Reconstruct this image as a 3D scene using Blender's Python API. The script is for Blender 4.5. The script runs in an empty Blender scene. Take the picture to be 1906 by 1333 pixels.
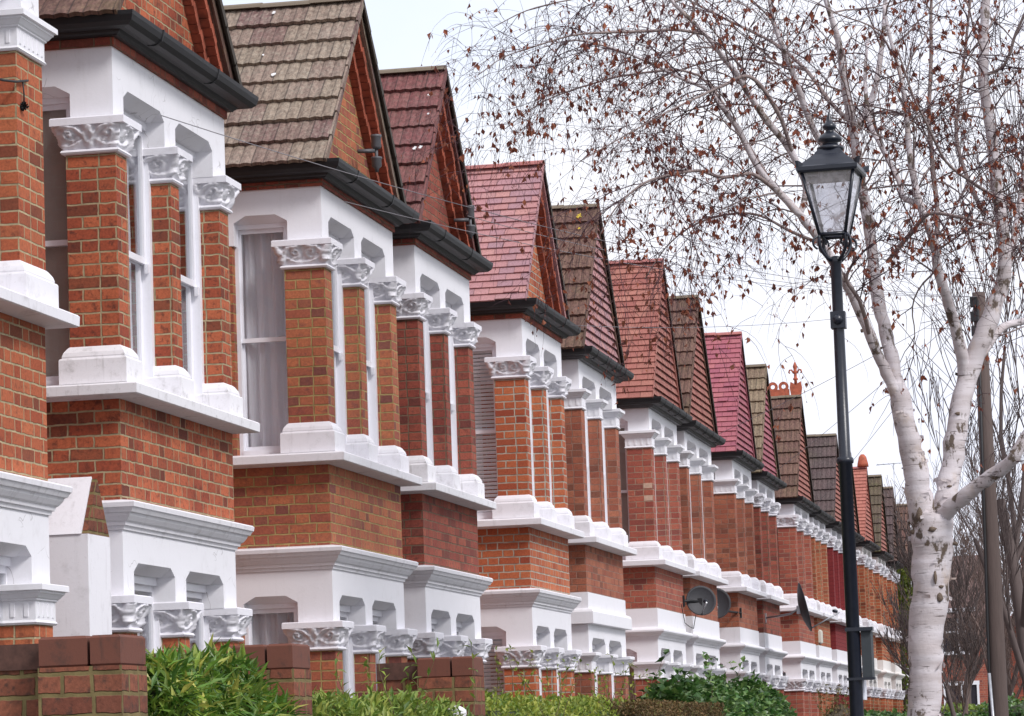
import bpy, math, random
from mathutils import Vector, Matrix, noise as mnoise

random.seed(7)
sc = bpy.context.scene
COL = sc.collection
EYE = 1.6                      # eye height; heights below are written relative to the eye
UP = Vector((0, 0, 1))

# ---------------------------------------------------------------- camera
F_PX, YAW, PITCH, ROLL, CX, CY = 6250.0, 0.1819, 0.1143, -0.0358, 6.348, -16.9143
FW = Vector((-math.sin(YAW) * math.cos(PITCH), math.cos(YAW) * math.cos(PITCH), math.sin(PITCH)))
R0 = Vector((math.cos(YAW), math.sin(YAW), 0))
U0 = R0.cross(FW)
R2 = R0 * math.cos(ROLL) + U0 * math.sin(ROLL)
U2 = U0 * math.cos(ROLL) - R0 * math.sin(ROLL)
CAMP = Vector((CX, CY, 0))
cam = bpy.data.cameras.new('camera')
cam.sensor_width = 36.0
cam.lens = 36.0 * F_PX / 1906.0
cam.clip_end = 3000
camo = bpy.data.objects.new('camera', cam)
COL.objects.link(camo)
M = Matrix((R2, U2, -FW)).transposed().to_4x4()
M.translation = (CX, CY, EYE)
camo.matrix_world = M
sc.camera = camo


def on_y(px, py, y):
    d = FW + R2 * ((px - 953) / F_PX) + U2 * ((666.5 - py) / F_PX)
    return CAMP + d * ((y - CY) / d.y)


def on_x(px, py, x):
    d = FW + R2 * ((px - 953) / F_PX) + U2 * ((666.5 - py) / F_PX)
    return CAMP + d * ((x - CX) / d.x)


# ---------------------------------------------------------------- mesh builder
class MB:
    def __init__(s):
        s.v = []; s.f = []; s.uv = []; s.sm = []

    def vert(s, p):
        s.v.append((p[0], p[1], p[2])); return len(s.v) - 1

    def face(s, idx, uv=None, smooth=False):
        s.f.append(tuple(idx)); s.uv.append(uv); s.sm.append(smooth)

    def poly(s, pts, uv=None, smooth=False):
        s.face([s.vert(p) for p in pts], uv, smooth)

    def box(s, x0, x1, y0, y1, z0, z1, edge_uv=False, skip=''):
        c = [(x0, y0, z0), (x1, y0, z0), (x1, y1, z0), (x0, y1, z0), (x0, y0, z1), (x1, y0, z1), (x1, y1, z1), (x0, y1, z1)]
        i = [s.vert(p) for p in c]
        W, D = x1 - x0, y1 - y0
        def e(w): return [(0, z0), (w, z0), (w, z1), (0, z1)] if edge_uv else None
        s.face([i[0], i[1], i[5], i[4]], e(W)); s.face([i[1], i[2], i[6], i[5]], e(D))
        s.face([i[2], i[3], i[7], i[6]], e(W)); s.face([i[3], i[0], i[4], i[7]], e(D))
        if 't' not in skip: s.face([i[4], i[5], i[6], i[7]])
        if 'b' not in skip: s.face([i[3], i[2], i[1], i[0]])

    def prism(s, pts, d):
        d = Vector(d); n = len(pts)
        a = [s.vert(p) for p in pts]; b = [s.vert(Vector(p) + d) for p in pts]
        s.face(a[::-1]); s.face(b)
        for k in range(n):
            s.face([a[k], a[(k + 1) % n], b[(k + 1) % n], b[k]])

    def loft(s, rect, prof, cap=True, smooth=False):
        """rectangle (x0,x1,y0,y1) grown by each offset o at height z"""
        x0, x1, y0, y1 = rect; rings = []
        for o, z in prof:
            rings.append([s.vert(p) for p in ((x0 - o, y0 - o, z), (x1 + o, y0 - o, z), (x1 + o, y1 + o, z), (x0 - o, y1 + o, z))])
        for a, b in zip(rings, rings[1:]):
            for k in range(4):
                s.face([a[k], a[(k + 1) % 4], b[(k + 1) % 4], b[k]], None, smooth)
        if cap:
            s.face(rings[0][::-1]); s.face(rings[-1])

    def tube(s, pts, rad, n=6, cap=True, vscale=1.0):
        pts = [Vector(p) for p in pts]
        if isinstance(rad, (int, float)): rad = [rad] * len(pts)
        t = (pts[1] - pts[0]).normalized()
        a = t.orthogonal().normalized()
        rings = []; L = 0.0
        for k, p in enumerate(pts):
            if k:
                L += (p - pts[k - 1]).length
            t = (pts[min(k + 1, len(pts) - 1)] - pts[max(k - 1, 0)])
            t = t.normalized() if t.length > 1e-9 else UP
            a = a - t * a.dot(t)
            a = a.normalized() if a.length > 1e-6 else t.orthogonal().normalized()
            b = t.cross(a)
            rings.append(([s.vert(p + (a * math.cos(2 * math.pi * j / n) + b * math.sin(2 * math.pi * j / n)) * rad[k]) for j in range(n)], L * vscale))
        for (r0, l0), (r1, l1) in zip(rings, rings[1:]):
            for j in range(n):
                j2 = (j + 1) % n
                u0, u1 = j / n, (j + 1) / n
                s.face([r0[j], r0[j2], r1[j2], r1[j]], [(u0, l0), (u1, l0), (u1, l1), (u0, l1)], True)
        if cap and n > 3:
            s.face(rings[0][0][::-1]); s.face(rings[-1][0])

    def lathe(s, c, prof, n=20, axis=UP, smooth=True, cap=True):
        axis = Vector(axis).normalized(); c = Vector(c)
        a = axis.orthogonal().normalized(); b = axis.cross(a); rings = []
        for r, h in prof:
            rings.append([s.vert(c + axis * h + (a * math.cos(2 * math.pi * j / n) + b * math.sin(2 * math.pi * j / n)) * max(r, 1e-4)) for j in range(n)])
        for p, q in zip(rings, rings[1:]):
            for j in range(n):
                s.face([p[j], p[(j + 1) % n], q[(j + 1) % n], q[j]], None, smooth)
        if cap:
            s.face(rings[0][::-1]); s.face(rings[-1])

    def mesh(s, name, mat, off=(0, 0, 0)):
        me = bpy.data.meshes.new(name)
        ox, oy, oz = off
        me.from_pydata([(x - ox, y - oy, z - oz) for x, y, z in s.v], [], s.f)
        ul = me.uv_layers.new(name='UVMap')
        flat = []
        V = s.v
        for f, uv in zip(s.f, s.uv):
            if uv is None:
                p = [V[i] for i in f]
                # Newell normal, then box projection in metres
                nx = ny = nz = 0.0
                for a, b in zip(p, p[1:] + p[:1]):
                    nx += (a[1] - b[1]) * (a[2] + b[2]); ny += (a[2] - b[2]) * (a[0] + b[0]); nz += (a[0] - b[0]) * (a[1] + b[1])
                nx, ny, nz = abs(nx), abs(ny), abs(nz)
                if nx >= ny and nx >= nz: uv = [(q[1], q[2]) for q in p]
                elif ny >= nz: uv = [(q[0], q[2]) for q in p]
                else: uv = [(q[0], q[1]) for q in p]
            for q in uv: flat.extend(q)
        ul.data.foreach_set('uv', flat)
        me.polygons.foreach_set('use_smooth', s.sm)
        if mat: me.materials.append(mat)
        me.update()
        return me

    def build(s, name, mat, parent=None, base=None):
        """link as one object; world coordinates with z relative to the eye"""
        off = Vector((0, 0, -EYE))
        if parent is not None: off = parent['_o'] + off if False else Vector(parent['wpos']) + off
        elif base is not None: off = Vector(base) + off
        me = s.mesh(name, mat, off)
        o = bpy.data.objects.new(name, me); COL.objects.link(o)
        if parent is not None:
            o.parent = parent; o['wpos'] = parent['wpos']
        else:
            o.location = off + Vector((0, 0, EYE)); o['wpos'] = tuple(o.location)
        return o


def thing(name, pos, label, cat, group=None):
    o = bpy.data.objects.new(name, None); COL.objects.link(o)
    o.empty_display_size = 0.2
    o.location = pos; o['wpos'] = tuple(pos)
    tag(o, label, cat, group)
    return o


def tag(o, label, cat, group=None):
    o['label'] = label; o['category'] = cat
    if group: o['group'] = group
    return o


def struct(o):
    o['kind'] = 'structure'; return o


# ---------------------------------------------------------------- materials
def srgb(r, g, b, k=.80, ds=.10):
    def f(c):
        c /= 255.0
        return c / 12.92 if c <= 0.04045 else ((c + 0.055) / 1.055) ** 2.4
    v = [f(r), f(g), f(b)]; m = sum(v) / 3
    return tuple((c + (m - c) * ds) * k for c in v) + (1,)


class NT:
    def __init__(s, tree): s.t = tree
    def n(s, typ, **kw):
        nd = s.t.nodes.new(typ)
        for k, v in kw.items(): setattr(nd, k, v)
        return nd
    def link(s, a, b): s.t.links.new(a, b)
    def val(s, sock, x):
        if hasattr(x, 'is_output'): s.link(x, sock)
        else: sock.default_value = x
    def math(s, op, a, b=None, c=None, clamp=False):
        nd = s.n('ShaderNodeMath', operation=op, use_clamp=clamp)
        s.val(nd.inputs[0], a)
        if b is not None: s.val(nd.inputs[1], b)
        if c is not None: s.val(nd.inputs[2], c)
        return nd.outputs[0]
    def mix(s, f, a, b, blend='MIX'):
        nd = s.n('ShaderNodeMix', data_type='RGBA', blend_type=blend)
        s.val(nd.inputs['Factor'], f); s.val(nd.inputs['A'], a) if False else None
        s.val(nd.inputs[6], a); s.val(nd.inputs[7], b)
        return nd.outputs[2]
    def noise(s, vec, scale, detail=3, rough=0.55, dim='3D'):
        nd = s.n('ShaderNodeTexNoise', noise_dimensions=dim)
        if vec is not None: s.link(vec, nd.inputs['Vector'])
        nd.inputs['Scale'].default_value = scale; nd.inputs['Detail'].default_value = detail; nd.inputs['Roughness'].default_value = rough
        return nd.outputs['Fac']
    def ramp(s, f, *stops):
        nd = s.n('ShaderNodeValToRGB')
        el = nd.color_ramp.elements
        while len(el) < len(stops): el.new(0.5)
        for e, (p, c) in zip(el, stops):
            e.position = p; e.color = c if len(c) == 4 else (*c, 1)
        s.link(f, nd.inputs[0])
        return nd.outputs[0]
    def mapr(s, x, a, b, c=0.0, d=1.0):
        nd = s.n('ShaderNodeMapRange', interpolation_type='SMOOTHSTEP')
        s.link(x, nd.inputs[0])
        for i, q in zip((1, 2, 3, 4), (a, b, c, d)): nd.inputs[i].default_value = q
        return nd.outputs[0]
    def wnoise(s, x, y, z=0.0):
        c = s.n('ShaderNodeCombineXYZ'); s.val(c.inputs[0], x); s.val(c.inputs[1], y); s.val(c.inputs[2], z)
        w = s.n('ShaderNodeTexWhiteNoise', noise_dimensions='3D'); s.link(c.outputs[0], w.inputs[0])
        return w.outputs['Value'], w.outputs['Color']


def new_mat(name):
    m = bpy.data.materials.new(name); m.use_nodes = True
    t = NT(m.node_tree)
    b = m.node_tree.nodes['Principled BSDF']
    return m, t, b


def bump(t, b, h, strength=0.5, dist=0.01):
    n = t.n('ShaderNodeBump'); n.inputs['Strength'].default_value = strength; n.inputs['Distance'].default_value = dist
    t.link(h, n.inputs['Height']); t.link(n.outputs[0], b.inputs['Normal'])


# Flemish-bond brick pattern as a node group: out = per-brick random, second random, mortar mask, height
def brick_group():
    g = bpy.data.node_groups.new('FlemishBond', 'ShaderNodeTree')
    for nm, typ, dv in (('UV', 'NodeSocketVector', None), ('Course', 'NodeSocketFloat', .079), ('Shift', 'NodeSocketFloat', .17), ('Stretcher', 'NodeSocketFloat', .228), ('Header', 'NodeSocketFloat', .116), ('Joint', 'NodeSocketFloat', .0055), ('Seed', 'NodeSocketFloat', 0.0)):
        sk = g.interface.new_socket(nm, in_out='INPUT', socket_type=typ)
        if dv is not None: sk.default_value = dv
    for nm in ('Random', 'Random2', 'Mortar'):
        g.interface.new_socket(nm, in_out='OUTPUT', socket_type='NodeSocketFloat')
    t = NT(g); gi = t.n('NodeGroupInput'); go = t.n('NodeGroupOutput')
    wob = t.n('ShaderNodeTexNoise'); t.link(gi.outputs['UV'], wob.inputs['Vector']); wob.inputs['Scale'].default_value = 14; wob.inputs['Detail'].default_value = 2
    wv = t.n('ShaderNodeVectorMath', operation='SUBTRACT'); t.link(wob.outputs['Color'], wv.inputs[0]); wv.inputs[1].default_value = (.5, .5, .5)
    ws = t.n('ShaderNodeVectorMath', operation='SCALE'); t.link(wv.outputs[0], ws.inputs[0]); ws.inputs['Scale'].default_value = .014
    wa = t.n('ShaderNodeVectorMath', operation='ADD'); t.link(gi.outputs['UV'], wa.inputs[0]); t.link(ws.outputs[0], wa.inputs[1])
    sp = t.n('ShaderNodeSeparateXYZ'); t.link(wa.outputs[0], sp.inputs[0])
    u, v = sp.outputs[0], sp.outputs[1]
    ch, sh, bl, hl, jw = (gi.outputs[k] for k in ('Course', 'Shift', 'Stretcher', 'Header', 'Joint'))
    row = t.math('FLOOR', t.math('DIVIDE', v, ch))
    odd = t.math('FLOORED_MODULO', row, 2.0)
    jit = t.math('MULTIPLY', t.math('SUBTRACT', t.wnoise(row, 3.3)[0], .5), .014)
    uu = t.math('ADD', t.math('MULTIPLY_ADD', odd, sh, u), jit)
    per = t.math('ADD', bl, hl)
    cell = t.math('FLOOR', t.math('DIVIDE', uu, per))
    f = t.math('SUBTRACT', uu, t.math('MULTIPLY', cell, per))
    ish = t.math('GREATER_THAN', f, bl)
    loc = t.math('SUBTRACT', f, t.math('MULTIPLY', ish, bl))
    ln = t.math('ADD', bl, t.math('MULTIPLY', ish, t.math('SUBTRACT', hl, bl)))
    du = t.math('MINIMUM', loc, t.math('SUBTRACT', ln, loc))
    vl = t.math('SUBTRACT', v, t.math('MULTIPLY', row, ch))
    dv = t.math('MINIMUM', vl, t.math('SUBTRACT', ch, vl))
    d = t.math('MINIMUM', du, dv)
    m = t.n('ShaderNodeMapRange', interpolation_type='SMOOTHSTEP')
    t.link(d, m.inputs[0]); t.link(t.math('MULTIPLY', jw, .75), m.inputs[1]); t.link(t.math('MULTIPLY', jw, 1.35), m.inputs[2]); m.inputs[3].default_value = 1; m.inputs[4].default_value = 0
    a, c = t.wnoise(t.math('MULTIPLY_ADD', cell, 2.0, ish), row, gi.outputs['Seed'])
    sc2 = t.n('ShaderNodeSeparateColor'); t.link(c, sc2.inputs[0])
    t.link(a, go.inputs['Random']); t.link(sc2.outputs[1], go.inputs['Random2']); t.link(m.outputs[0], go.inputs['Mortar'])
    return g


BRICK = brick_group()


def brick_mat(name, c1, c2, dark, mortar, darkness=0.16, pier=0.0, seed=0.0, joint=.0056, grime=.35, course=.079):
    m, t, b = new_mat(name)
    uv = t.n('ShaderNodeUVMap'); uv.uv_map = 'UVMap'
    g = t.n('ShaderNodeGroup', node_tree=BRICK); t.link(uv.outputs[0], g.inputs['UV'])
    g.inputs['Seed'].default_value = seed; g.inputs['Joint'].default_value = joint; g.inputs['Course'].default_value = course
    if pier:
        k = pier / .344
        g.inputs['Stretcher'].default_value = .222 * k; g.inputs['Header'].default_value = .122 * k; g.inputs['Shift'].default_value = .122 * k
    co = t.n('ShaderNodeTexCoord').outputs['Object']
    fine = t.noise(co, 60, 4, .65)
    blot = t.noise(co, 11, 4, .6)
    big = t.noise(co, 1.7, 3, .6)
    col = t.mix(g.outputs['Random'], c1, c2)
    col = t.mix(t.math('MULTIPLY', t.mapr(g.outputs['Random2'], 1 - darkness - .12, 1.0), .7), col, dark)
    col = t.mix(t.math('MULTIPLY', t.mapr(blot, .52, .75), .55 * grime * 2), col, dark)
    col = t.mix(.55, col, t.mix(1.0, col, t.ramp(fine, (.25, (.45, .45, .45)), (.7, (1.3, 1.25, 1.2))), 'MULTIPLY'))
    smut = t.noise(co, 24, 3, .7)
    col = t.mix(t.math('MULTIPLY', t.mapr(smut, .5, .72), min(.75, grime * 1.5)), col, dark)
    mcol = t.mix(.7, mortar, t.mix(1.0, mortar, t.ramp(blot, (.3, (.45, .45, .45)), (.65, (1.15, 1.15, 1.15))), 'MULTIPLY'))
    col = t.mix(g.outputs['Mortar'], col, mcol)
    col = t.mix(t.math('MULTIPLY', t.mapr(big, .5, .75), grime), col, t.mix(1.0, col, (.45, .42, .42, 1), 'MULTIPLY'))
    t.link(col, b.inputs['Base Color'])
    b.inputs['Roughness'].default_value = .88; b.inputs['Specular IOR Level'].default_value = .25
    h = t.math('SUBTRACT', t.math('MULTIPLY', fine, .35), g.outputs['Mortar'])
    bump(t, b, h, .9, .006)
    return m


def paint_mat(name, c, rough=.55, dirt=.3, dirtc=(.36, .34, .33, 1), streak=True, scale=1.0):
    m, t, b = new_mat(name)
    tc = t.n('ShaderNodeTexCoord'); co = tc.outputs['Object']
    mp = t.n('ShaderNodeMapping'); t.link(co, mp.inputs[0]); mp.inputs['Scale'].default_value = (9, 9, 1.2)
    n1 = t.noise(co, 5 * scale, 6, .65); n2 = t.noise(mp.outputs[0], 2.0 * scale, 4, .6); n3 = t.noise(co, 45 * scale, 3, .6)
    k = t.math('MULTIPLY', t.mapr(n1, .52, .82), dirt)
    col = t.mix(k, c, dirtc)
    if streak: col = t.mix(t.math('MULTIPLY', t.mapr(n2, .55, .85), dirt * .7), col, dirtc)
    col = t.mix(t.math('MULTIPLY', t.mapr(n3, .6, .8), dirt * .5), col, dirtc)
    t.link(col, b.inputs['Base Color']); b.inputs['Roughness'].default_value = rough
    bump(t, b, t.math('ADD', t.math('MULTIPLY', n3, .5), n1), .25, .006)
    return m


def plain_mat(name, c, rough=.5, var=.25, scale=8, metal=0.0, spec=.5):
    m, t, b = new_mat(name)
    co = t.n('ShaderNodeTexCoord').outputs['Object']
    n = t.noise(co, scale, 5, .6)
    col = t.mix(var, c, t.mix(1.0, c, t.ramp(n, (.25, (.3, .3, .3)), (.75, (1.7, 1.7, 1.7))), 'MULTIPLY'))
    t.link(col, b.inputs['Base Color']); b.inputs['Roughness'].default_value = rough; b.inputs['Metallic'].default_value = metal
    b.inputs['Specular IOR Level'].default_value = spec
    bump(t, b, n, .15, .005)
    return m


def tile_mat(name, cs, lichen=(.3, .28, .2, 1), lich=.3, tw=.3, tr=.3, white=False, rough=.75, moss=0.0):
    """roof tiles: colour drawn per tile from UV cells (uv = metres along the row, row number)"""
    m, t, b = new_mat(name)
    uv = t.n('ShaderNodeUVMap'); uv.uv_map = 'UVMap'
    sp = t.n('ShaderNodeSeparateXYZ'); t.link(uv.outputs[0], sp.inputs[0])
    row = t.math('FLOOR', sp.outputs[1]); odd = t.math('FLOORED_MODULO', row, 2.0)
    uu = t.math('ADD', t.math('DIVIDE', sp.outputs[0], tw), t.math('MULTIPLY', odd, .5))
    cl = t.math('FLOOR', uu)
    r1, rc = t.wnoise(cl, row, 1.7)
    fr = t.math('FRACT', uu)
    seam = t.math('MULTIPLY', t.mapr(t.math('MINIMUM', fr, t.math('SUBTRACT', 1.0, fr)), .0, .035, 1.0, 0.0), .7)
    stops = [(k / max(1, len(cs) - 1), c) for k, c in enumerate(cs)]
    col = t.ramp(r1, *stops)
    co = t.n('ShaderNodeTexCoord').outputs['Object']
    n1 = t.noise(co, 26, 6, .7); n2 = t.noise(co, 2.4, 4, .6); n3 = t.noise(co, 70, 3, .6); n4 = t.noise(co, 1.1, 3, .6)
    col = t.mix(t.math('MULTIPLY', t.mapr(t.math('ADD', n1, t.math('MULTIPLY', n2, .6)), .68, 1.05), lich), col, lichen)
    if moss:
        col = t.mix(t.math('MULTIPLY', t.mapr(t.math('ADD', n4, t.math('MULTIPLY', n1, .5)), .72, .95), moss), col, srgb(92, 92, 50))
    col = t.mix(.5, col, t.mix(1.0, col, t.ramp(n3, (.3, (.5, .5, .5)), (.7, (1.35, 1.35, 1.35))), 'MULTIPLY'))
    if tr > .2:                # fine grooves and weather streaks running down ribbed tiles
        mpv = t.n('ShaderNodeMapping'); t.link(uv.outputs[0], mpv.inputs[0]); mpv.inputs['Scale'].default_value = (1, .16, 1)
        sv = t.noise(mpv.outputs[0], 38, 3, .6)
        col = t.mix(.8, col, t.mix(1.0, col, t.ramp(sv, (.32, (.52, .5, .5)), (.6, (1.15, 1.15, 1.15))), 'MULTIPLY'))
        f2 = t.math('FRACT', t.math('MULTIPLY', uu, 3.0))
        seam = t.math('MAXIMUM', seam, t.math('MULTIPLY', t.mapr(t.math('MINIMUM', f2, t.math('SUBTRACT', 1.0, f2)), .0, .09, 1.0, 0.0), .5))
    col = t.mix(seam, col, (.03, .025, .025, 1))
    t.link(col, b.inputs['Base Color']); b.inputs['Roughness'].default_value = max(rough, .78); b.inputs['Specular IOR Level'].default_value = .2
    bump(t, b, t.math('ADD', n1, t.math('MULTIPLY', seam, -1.2)), .4, .008)
    return m


def schlick(t, normal=None, f0=.045):
    lw = t.n('ShaderNodeNewGeometry')
    d = t.n('ShaderNodeVectorMath', operation='DOT_PRODUCT'); t.link(lw.outputs['Incoming'], d.inputs[0]); t.link(normal or lw.outputs['Normal'], d.inputs[1])
    c = t.math('SUBTRACT', 1.0, t.math('ABSOLUTE', d.outputs['Value']), clamp=True)
    return t.math('MULTIPLY_ADD', t.math('POWER', c, 5.0), 1 - 2 * f0, 2 * f0)


def glass_mat():
    m, t, b = new_mat('window_glass')
    nt = m.node_tree; nt.nodes.remove(b)
    out = nt.nodes['Material Output']
    co = t.n('ShaderNodeTexCoord').outputs['Object']
    bp = t.n('ShaderNodeBump'); bp.inputs['Strength'].default_value = .06; bp.inputs['Distance'].default_value = .02
    t.link(t.noise(co, 3.0, 2), bp.inputs['Height'])
    gl = t.n('ShaderNodeBsdfGlossy'); gl.inputs['Roughness'].default_value = .02; t.link(bp.outputs[0], gl.inputs['Normal'])
    tr = t.n('ShaderNodeBsdfTransparent'); tr.inputs[0].default_value = (.95, .97, .98, 1)
    mx = t.n('ShaderNodeMixShader'); t.link(schlick(t), mx.inputs[0]); t.link(tr.outputs[0], mx.inputs[1]); t.link(gl.outputs[0], mx.inputs[2])
    t.link(mx.outputs[0], out.inputs[0])
    return m


def leaf_mat(name, cols, rough=.55, trans=.25, seed=0.0):
    m, t, b = new_mat(name)
    g = t.n('ShaderNodeNewGeometry')
    col = t.ramp(g.outputs['Random Per Island'], *[(k / (len(cols) - 1), c) for k, c in enumerate(cols)])
    co = t.n('ShaderNodeTexCoord').outputs['Object']
    n = t.noise(co, 3.5, 3)
    col = t.mix(.6, col, t.mix(1.0, col, t.ramp(n, (.3, (.45, .5, .45)), (.7, (1.4, 1.35, 1.2))), 'MULTIPLY'))
    t.link(col, b.inputs['Base Color']); b.inputs['Roughness'].default_value = rough
    tl = t.n('ShaderNodeBsdfTranslucent'); t.link(col, tl.inputs[0])
    mx = t.n('ShaderNodeMixShader'); mx.inputs[0].default_value = trans
    t.link(b.outputs[0], mx.inputs[1]); t.link(tl.outputs[0], mx.inputs[2]); t.link(mx.outputs[0], m.node_tree.nodes['Material Output'].inputs[0])
    return m


def birch_mat():
    m, t, b = new_mat('birch_bark')
    uv = t.n('ShaderNodeUVMap'); uv.uv_map = 'UVMap'
    co = t.n('ShaderNodeTexCoord').outputs['Object']
    mp = t.n('ShaderNodeMapping'); t.link(co, mp.inputs[0]); mp.inputs['Scale'].default_value = (4, 4, 34)
    lent = t.noise(mp.outputs[0], 1.0, 4, .65)
    mp2 = t.n('ShaderNodeMapping'); t.link(co, mp2.inputs[0]); mp2.inputs['Scale'].default_value = (3.2, 3.2, 2.0)
    big = t.noise(mp2.outputs[0], 1.9, 6, .68)
    peel = t.noise(co, 4.5, 5, .6)
    band = t.noise(mp.outputs[0], .35, 2)
    mp3 = t.n('ShaderNodeMapping'); t.link(co, mp3.inputs[0]); mp3.inputs['Scale'].default_value = (9, 9, 70)
    fine = t.noise(mp3.outputs[0], 1.0, 3, .6)
    col = t.mix(t.mapr(band, .3, .7), srgb(232, 224, 228, .8), srgb(206, 194, 194, .8))
    col = t.mix(t.math('MULTIPLY', t.mapr(peel, .56, .70), .5), col, srgb(206, 180, 156, .8))
    col = t.mix(t.math('MULTIPLY', t.mapr(fine, .60, .70), .55), col, srgb(130, 114, 108))
    col = t.mix(t.math('MULTIPLY', t.mapr(lent, .60, .68), .8), col, srgb(92, 80, 76))
    col = t.mix(t.math('MULTIPLY', t.mapr(big, .545, .61), .95), col, t.mix(lent, srgb(44, 36, 34), srgb(126, 104, 80)))
    t.link(col, b.inputs['Base Color']); b.inputs['Roughness'].default_value = .8
    bump(t, b, t.math('ADD', t.math('MULTIPLY', big, -1.0), t.math('MULTIPLY', lent, -.4)), .5, .02)
    return m


def bark_mat(name, c1, c2, sc_=(14, 14, 3)):
    m, t, b = new_mat(name)
    co = t.n('ShaderNodeTexCoord').outputs['Object']
    mp = t.n('ShaderNodeMapping'); t.link(co, mp.inputs[0]); mp.inputs['Scale'].default_value = sc_
    n = t.noise(mp.outputs[0], 1.0, 5, .65)
    t.link(t.mix(n, c1, c2), b.inputs['Base Color']); b.inputs['Roughness'].default_value = .9
    bump(t, b, n, .6, .01)
    return m


WHITE = paint_mat('white_masonry_paint', (.80, .795, .835, 1), .6, .20)
WHITE2 = paint_mat('cream_white_paint', (.80, .775, .75, 1), .6, .12)
WHITEW = paint_mat('weathered_white_paint', (.79, .78, .82, 1), .65, .55, (.33, .31, .31, 1))
WHITEP = paint_mat('peeling_white_paint', (.78, .77, .80, 1), .75, .85, (.36, .345, .34, 1), True, 1.7)
WHITEC = paint_mat('cracked_white_paint', (.80, .795, .835, 1), .6, .25)
_t = NT(WHITEC.node_tree); _b = WHITEC.node_tree.nodes['Principled BSDF']
_co = _t.n('ShaderNodeTexCoord').outputs['Object']
_wn = _t.n('ShaderNodeTexNoise'); _t.link(_co, _wn.inputs['Vector']); _wn.inputs['Scale'].default_value = 4
_wm = _t.n('ShaderNodeVectorMath', operation='MULTIPLY_ADD'); _t.link(_wn.outputs['Color'], _wm.inputs[0]); _wm.inputs[1].default_value = (.35, .35, .35); _t.link(_co, _wm.inputs[2])
_vo = _t.n('ShaderNodeTexVoronoi', feature='DISTANCE_TO_EDGE'); _vo.inputs['Scale'].default_value = 4.2; _t.link(_wm.outputs[0], _vo.inputs['Vector'])
_k = _t.math('MULTIPLY', _t.mapr(_vo.outputs['Distance'], .004, .016, 1.0, 0.0), _t.math('MULTIPLY', _t.mapr(_t.noise(_co, 3.1, 2), .52, .62), .55))
_src = _b.inputs['Base Color'].links[0].from_socket
_t.link(_t.mix(_k, _src, (.25, .23, .23, 1)), _b.inputs['Base Color'])
TRIM = paint_mat('gloss_white_trim', (.80, .80, .85, 1), .35, .2)
ORN = paint_mat('moulded_plaster', (.78, .77, .82, 1), .6, .3, (.30, .28, .28, 1), False, 2.0)
BLACK = plain_mat('black_gutter_paint', (.008, .008, .010, 1), .55, .6, 7)
GREYB = plain_mat('grey_soffit_paint', (.045, .045, .05, 1), .5, .5, 6)
GLASS = glass_mat()
IRON = plain_mat('blue_black_iron_paint', (.011, .014, .024, 1), .33, .35, 30)
DARKIN = plain_mat('pale_room_wall', (.55, .52, .49, 1), .9, .2)
CURT, ct_, cb_ = new_mat('net_curtain')
cb_.inputs['Base Color'].default_value = (.88, .86, .91, 1); cb_.inputs['Roughness'].default_value = .95
tl_ = ct_.n('ShaderNodeBsdfTranslucent'); tl_.inputs[0].default_value = (.88, .86, .9, 1)
cm_ = ct_.n('ShaderNodeMixShader'); cm_.inputs[0].default_value = .5
ct_.link(cb_.outputs[0], cm_.inputs[1]); ct_.link(tl_.outputs[0], cm_.inputs[2]); ct_.link(cm_.outputs[0], CURT.node_tree.nodes['Material Output'].inputs[0])
CURTB = plain_mat('taupe_roller_blind', (.36, .31, .28, 1), .9, .25, 3)
BLINDM = plain_mat('white_slat_blind', (.85, .85, .88, 1), .5, .1, 3)
LEAD = plain_mat('weathered_board', (.05, .045, .042, 1), .7, .5, 9)
TERRA = plain_mat('terracotta', srgb(190, 92, 58), .75, .5, 14)
DISHM = plain_mat('dark_grey_mesh_dish', (.030, .030, .036, 1), .6, .2, 40)
GALV = plain_mat('galvanised_steel', (.42, .43, .46, 1), .4, .3, 20, .6)
CABLE = plain_mat('black_cable', (.012, .012, .014, 1), .6, .2)
WIREM = plain_mat('grey_overhead_wire', (.22, .21, .23, 1), .6, .2)


def BR(name, c1, c2, d, mo, **kw):
    q = [srgb(*c1, 1.04, .13), srgb(*c2, 1.08, .13), srgb(*d, 1.25, .12), srgb(*mo, .64)]
    return (brick_mat(name + '_wall', *q, **kw), brick_mat(name + '_pier', *q, pier=.335, **kw))


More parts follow.
